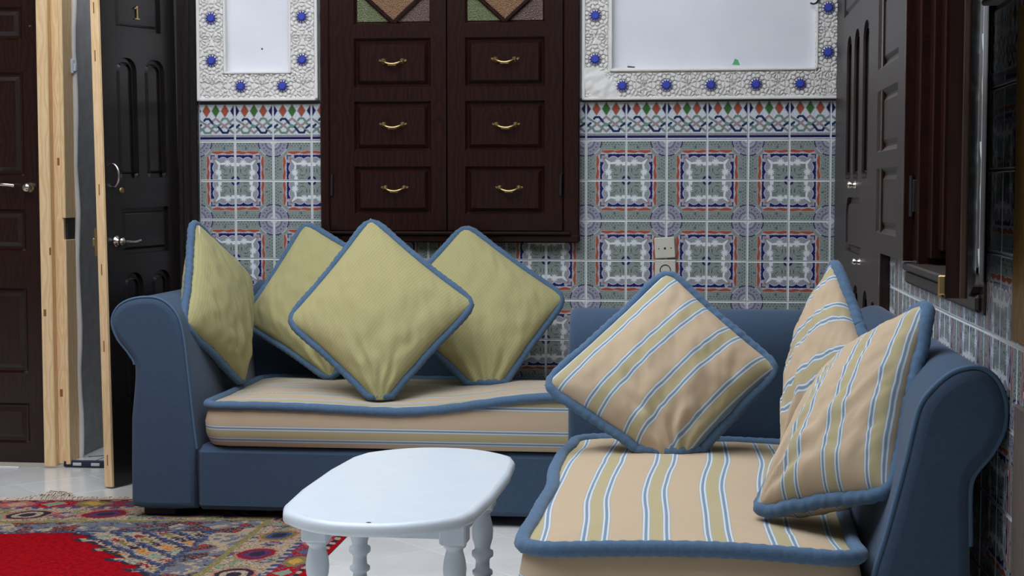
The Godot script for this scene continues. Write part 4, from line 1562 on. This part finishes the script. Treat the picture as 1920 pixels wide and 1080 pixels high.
# ------------------------------------------------------------------ sofa in the near corner
func build_sofa_b() -> void:
	var t := thing("chaise_sofa", "blue velvet sofa with rolled arm against the tiled side wall", "sofa")
	var prof := smooth_line([Vector2(2.230, 0.36), Vector2(2.226, 0.5), Vector2(2.225, 0.575), Vector2(2.234, 0.604), Vector2(2.260, 0.638), Vector2(2.280, 0.682), Vector2(2.282, 0.724), Vector2(2.268, 0.764), Vector2(2.238, 0.787), Vector2(2.199, 0.782), Vector2(2.168, 0.76), Vector2(2.14, 0.725), Vector2(2.127, 0.68), Vector2(2.114, 0.618), Vector2(2.084, 0.495), Vector2(2.063, 0.42), Vector2(2.05, 0.34)], 5)
	prof.append(Vector2(2.05, 0.046))
	prof.append(Vector2(2.12, 0.04))
	prof.append(Vector2(2.194, 0.04))
	prof.append(Vector2(2.230, 0.05))
	part("arm", soft_extrude(prof, 1.6, 3.08, 0.018), M.blue, t)
	var pp := []
	for k in range(4, prof.size() - 5):
		pp.append(Vector3(prof[k].x, prof[k].y, 3.07))
	part("piping", tube(Geo.new(), pp, 0.005, 6), M.piping, t)
	# back panel seen from the front, rolled over at the rear
	var back := smooth_line([Vector2(-1.785, 0.1), Vector2(-1.782, 0.5), Vector2(-1.776, 0.65), Vector2(-1.76, 0.715), Vector2(-1.73, 0.758), Vector2(-1.685, 0.78), Vector2(-1.64, 0.76), Vector2(-1.61, 0.7), Vector2(-1.63, 0.62), Vector2(-1.66, 0.56), Vector2(-1.66, 0.1)], 4)
	var bg := soft_extrude(back, 0.0, 0.8, 0.02)
	# first end at x = 2.22, last at x = 1.42
	var rot := Basis(Vector3(0, 0, -1), Vector3.UP, Vector3(1, 0, 0))
	for i in bg.P.size():
		var q := bg.P[i]
		bg.P[i] = rot * Vector3(q.x, q.y, 0.8 - q.z) + Vector3(1.421, 0, 0)
	bg.from = 0
	bg.close()
	part("back", bg, M.blue, t)
	part("base", bx(1.432, 2.06, 0.04, 0.29, 1.7, 3.075, 0.016), M.blue, t)
	for x in [1.46, 2.1]:
		for z in [1.7, 2.96]:
			part("foot", bx(x, x + 0.1, 0.0, 0.045, z, z + 0.09, 0.006), M.black, t)
	var ry := func(p: Vector2) -> float:
		return 0.452 + 0.006 * sin(p.y * 6.0) - 0.006 * smoothstep(1.75, 2.05, p.x) + 0.012 * smoothstep(2.6, 3.1, p.y) * sin((p.x - 1.44) * 4.5)
	mattress("striped seat mattress on the near corner sofa with stripes running front to back", Vector2(1.742, 2.45), 0.3, 0.64, 0.295, ry, 0.022, false, 1.565, 0.37, 0.006)

func build_cushions() -> void:
	var seat_a := func(p: Vector3) -> float: return 0.386 + 0.022 * (1.0 - pow(absf((p.z - 0.525) / 0.375), 2.0)) if p.z > 0.13 and p.z < 0.92 else 0.2
	var seat_b := func(p: Vector3) -> float: return 0.468 if p.x > 1.42 and p.x < 2.05 and p.z > 1.78 and p.z < 3.1 else 0.3
	var ga := "green cushions on the back wall sofa"
	# corners: bottom, right, top, left
	var g1 := cushion("green cushion with blue rope edge turned sideways against the rolled arm", ga, [Vector3(0.165, 0.4, 0.5), Vector3(0.122, 0.78, 0.26), Vector3(0.022, 0.99, 0.6), Vector3(0.062, 0.645, 0.83)], 0.082, M.green, false, 0.0, seat_a, 11)
	cushion("green cushion partly hidden between the sideways cushion and the foremost green one", ga, [Vector3(0.455, 0.405, 0.36), Vector3(0.672, 0.786, 0.22), Vector3(0.297, 0.97, 0.1), Vector3(0.083, 0.605, 0.22)], 0.075, M.green, false, 0.0, seat_a, 12)
	cushion("foremost green cushion with blue rope edge standing on its corner", ga, [Vector3(0.722, 0.375, 0.8), Vector3(1.015, 0.708, 0.62), Vector3(0.63, 0.996, 0.5), Vector3(0.382, 0.652, 0.7)], 0.085, M.green, false, 0.0, seat_a, 13)
	cushion("green cushion leaning behind the foremost one, nearest the striped cushions", ga, [Vector3(1.05, 0.345, 0.5), Vector3(1.292, 0.704, 0.24), Vector3(0.914, 0.963, 0.16), Vector3(0.66, 0.676, 0.4)], 0.078, M.green, false, 0.0, seat_a, 14)
	var zp := []
	for k in 25:
		var f := 0.06 + 0.86 * k / 24.0
		zp.append(Vector3(0.022, 0.99, 0.6).lerp(Vector3(0.062, 0.645, 0.83), f) + Vector3(0.0185 + 0.012 * sin(f * PI), 0.0, -0.012 - 0.02 * sin(f * PI)) - Vector3(0.165, 0.4, 0.5))
	part("zipper", tube(Geo.new(), zp, 0.0035, 6), M.zipper, g1, "pale zip along the seam")
	var gb := "striped cushions on the near corner sofa"
	cushion("striped cushion standing on its corner against the back of the near sofa", gb, CS[0], 0.085, M.stripe, true, 0.0, seat_b, 21)
	cushion("striped cushion wedged upright in the corner behind another striped cushion", gb, CS[1], 0.085, M.stripe, true, 0.03, seat_b, 22)
	cushion("largest nearest striped cushion leaning on the rolled arm by the side wall", gb, CS[2], 0.09, M.stripe, false, 0.02, seat_b, 23)

const CS := [
	[Vector3(1.709, 0.425, 2.21), Vector3(1.952, 0.663, 2.05), Vector3(1.682, 0.893, 1.93), Vector3(1.386, 0.62, 2.08)],
	[Vector3(1.945, 0.479, 2.330), Vector3(2.163, 0.647, 2.460), Vector3(2.073, 0.932, 2.140), Vector3(2.020, 0.711, 1.980)],
	[Vector3(1.863, 0.482, 2.870), Vector3(2.101, 0.549, 2.990), Vector3(2.197, 0.879, 2.780), Vector3(2.049, 0.719, 2.500)],
]

# ------------------------------------------------------------------ table
func build_table() -> void:
	var t := thing("coffee_table", "low white painted coffee table with curved ends and turned legs", "table")
	t.transform = Transform3D(Basis(Vector3.UP, 0.028), Vector3(1.118, 0, 2.455))
	t.rotation.y = -0.028
	# outline: straight sides, bowed ends, rounded corners
	var o := []
	var hw := 0.219
	var corner := 0.075
	for e in [1.0, -1.0]:
		var line := []
		for k in 25:
			var u := 1.0 - 2.0 * k / 24.0
			var z := 0.455 - 0.155 * pow(absf(u), 2.3)
			line.append(Vector2(u * hw, z))
		for p in line: o.append(Vector2(p.x * e, p.y * e))
	if Geometry2D.is_polygon_clockwise(PackedVector2Array(o)): o.reverse()
	var sm: Array = o
	for r in 2:
		var nx := []
		for k in sm.size():
			nx.append(sm[k] * 0.5 + (sm[(k + 1) % sm.size()] + sm[(k - 1 + sm.size()) % sm.size()]) * 0.25)
		sm = nx
	var rings := []
	for q in [[0.422, 0.012], [0.424, 0.004], [0.43, 0.0], [0.441, 0.0], [0.4475, 0.004], [0.45, 0.011]]:
		var ring := []
		for p in inset(sm, q[1]): ring.append(Vector3(p.x, q[0], p.y))
		rings.append(ring)
	var top := part("top", loft(Geo.new(), rings, true, 1, 2), M.white_paint, t)
	part("paint_chip", prism(PackedVector2Array([Vector2(0.0, 0.0), Vector2(0.006, -0.003), Vector2(0.011, -0.001), Vector2(0.006, 0.004)]), 0.0, 0.0008), M.chip, top).transform = Transform3D(Basis(Vector3.RIGHT, -PI / 2), Vector3(0.01, 0.4502, 0.439))
	part("paint_chip", lathe(Geo.new(), Vector3(0.135, 0.43, 0.392), [[0.0022, 0.0], [0.0018, 0.006]], 8, Basis(Vector3.RIGHT, PI / 2)), M.chip, top)
	var g := Geo.new()
	var lx := 0.145
	var zf := 0.225
	var zr := -0.14
	bx(-lx, lx, 0.372, 0.424, zf - 0.016, zf + 0.0, 0.002, g)
	bx(-lx, lx, 0.372, 0.424, zr, zr + 0.016, 0.002, g)
	bx(-lx - 0.014, -lx + 0.002, 0.372, 0.424, zr, zf, 0.002, g)
	bx(lx - 0.002, lx + 0.014, 0.372, 0.424, zr, zf, 0.002, g)
	part("apron", g, M.white_paint, t)
	g = Geo.new()
	var leg := Geo.new()
	box(leg, Vector3(0, 0.394, 0), Vector3(0.056, 0.06, 0.056), 0.004)
	lathe(leg, Vector3.ZERO, [[0.016, 0.0], [0.021, 0.006], [0.022, 0.02], [0.015, 0.03], [0.014, 0.05], [0.019, 0.09], [0.0235, 0.14], [0.023, 0.165], [0.016, 0.2], [0.0165, 0.205], [0.0235, 0.21], [0.0235, 0.218], [0.017, 0.223], [0.016, 0.24], [0.018, 0.247], [0.0245, 0.252], [0.0255, 0.258], [0.0245, 0.264], [0.018, 0.268], [0.0185, 0.276], [0.0235, 0.293], [0.0248, 0.31], [0.023, 0.327], [0.0185, 0.345], [0.0175, 0.352], [0.0235, 0.357], [0.025, 0.361], [0.0235, 0.366]], 22)
	var lm := leg.mesh()
	for p in [[-lx, zf + 0.005], [lx, zf - 0.005], [-lx, zr], [lx, zr]]:
		part("leg", lm, M.white_paint, t).position = Vector3(p[0], 0, p[1])

# ------------------------------------------------------------------ rug
func build_rug() -> void:
	var t := thing("patterned_rug", "red patterned rug with cream border and fringe under the sofa", "rug")
	var g := Geo.new()
	var zf := func(x: float) -> float: return 0.60 - 0.17 * (x + 0.2)
	var nx := 60
	var nz := 50
	var at := func(i: int, j: int) -> Array:
		var x := lerpf(-1.25, 0.668, i / float(nx))
		var z0: float = zf.call(x)
		var z := lerpf(z0, z0 + 1.75, j / float(nz))
		var y := 0.008 + 0.0012 * noise.get_noise_2d(x * 300.0, z * 300.0)
		if j == 0 or i == nx or i == 0 or j == nz: y = 0.004
		# a rumple along the loose end
		if x < -0.3: y += 0.006 * exp(-pow((z - z0 - 0.06) / 0.04, 2.0)) * (0.5 + 0.5 * sin(x * 14.0))
		return [Vector3(x, y, z), Vector2((0.668 - x) / 2.1, (z - z0) / 1.8)]
	for i in nx:
		for j in nz:
			var a = at.call(i, j); var b = at.call(i + 1, j); var c = at.call(i + 1, j + 1); var d = at.call(i, j + 1)
			g.quad(a[0], b[0], c[0], d[0], a[1], b[1], c[1], d[1], 1)
	g.open(Vector3.UP)
	part("pile", g, M.rug, t)
	# fringe along the end, one mass of yarn
	g = Geo.new()
	var rng := RandomNumberGenerator.new()
	rng.seed = 5
	for k in 260:
		var x := -1.24 + 1.05 * k / 260.0
		var z0: float = zf.call(x)
		var bunch := 1.0 + 1.6 * exp(-pow((x + 0.5) / 0.07, 2.0))
		var l := rng.randf_range(0.02, 0.05) * bunch
		var sx := rng.randf_range(-0.02, 0.02)
		var hy := 0.006 + 0.012 * (bunch - 1.0) * rng.randf()
		tube(g, [Vector3(x, 0.006, z0 + 0.004), Vector3(x + sx * 0.5, hy + 0.004, z0 - l * 0.5), Vector3(x + sx, 0.004 + hy * 0.4, z0 - l)], 0.0022, 4)
	part("fringe", g, M.fringe, t, "pale yarn fringe").set_meta("kind", "stuff")

# ------------------------------------------------------------------ sockets
func build_sockets() -> void:
	var t := thing("wall_socket", "tilted beige blank socket plate with screw holes, upper of two", "socket")
	t.transform = Transform3D(Basis(Vector3.BACK, 0.06), Vector3(1.646, 0.879, 0.008))
	part("plate", box(Geo.new(), Vector3(0, 0, 0.006), Vector3(0.076, 0.078, 0.012), 0.003), M.beige_plastic, t)
	for q in [[0.0, 0.0045], [-0.023, 0.0025], [0.023, 0.0025]]:
		part("hole", lathe(Geo.new(), Vector3(q[0], -0.002, 0.0115), [[q[1], 0.0], [q[1], 0.001]], 12, Basis(Vector3.RIGHT, PI / 2)), M.hole, t)
	var s := thing("wall_socket", "beige wall socket just below the tilted plate, half behind a striped cushion", "socket")
	s.position = Vector3(1.648, 0.796, 0.008)
	part("plate", box(Geo.new(), Vector3(0, 0, 0.006), Vector3(0.078, 0.078, 0.012), 0.003), M.beige_plastic, s)
	part("well", lathe(Geo.new(), Vector3(0, 0, 0.0105), [[0.021, 0.0], [0.021, 0.003], [0.018, 0.003], [0.017, 0.0]], 24, Basis(Vector3.RIGHT, PI / 2)), M.hole, s)
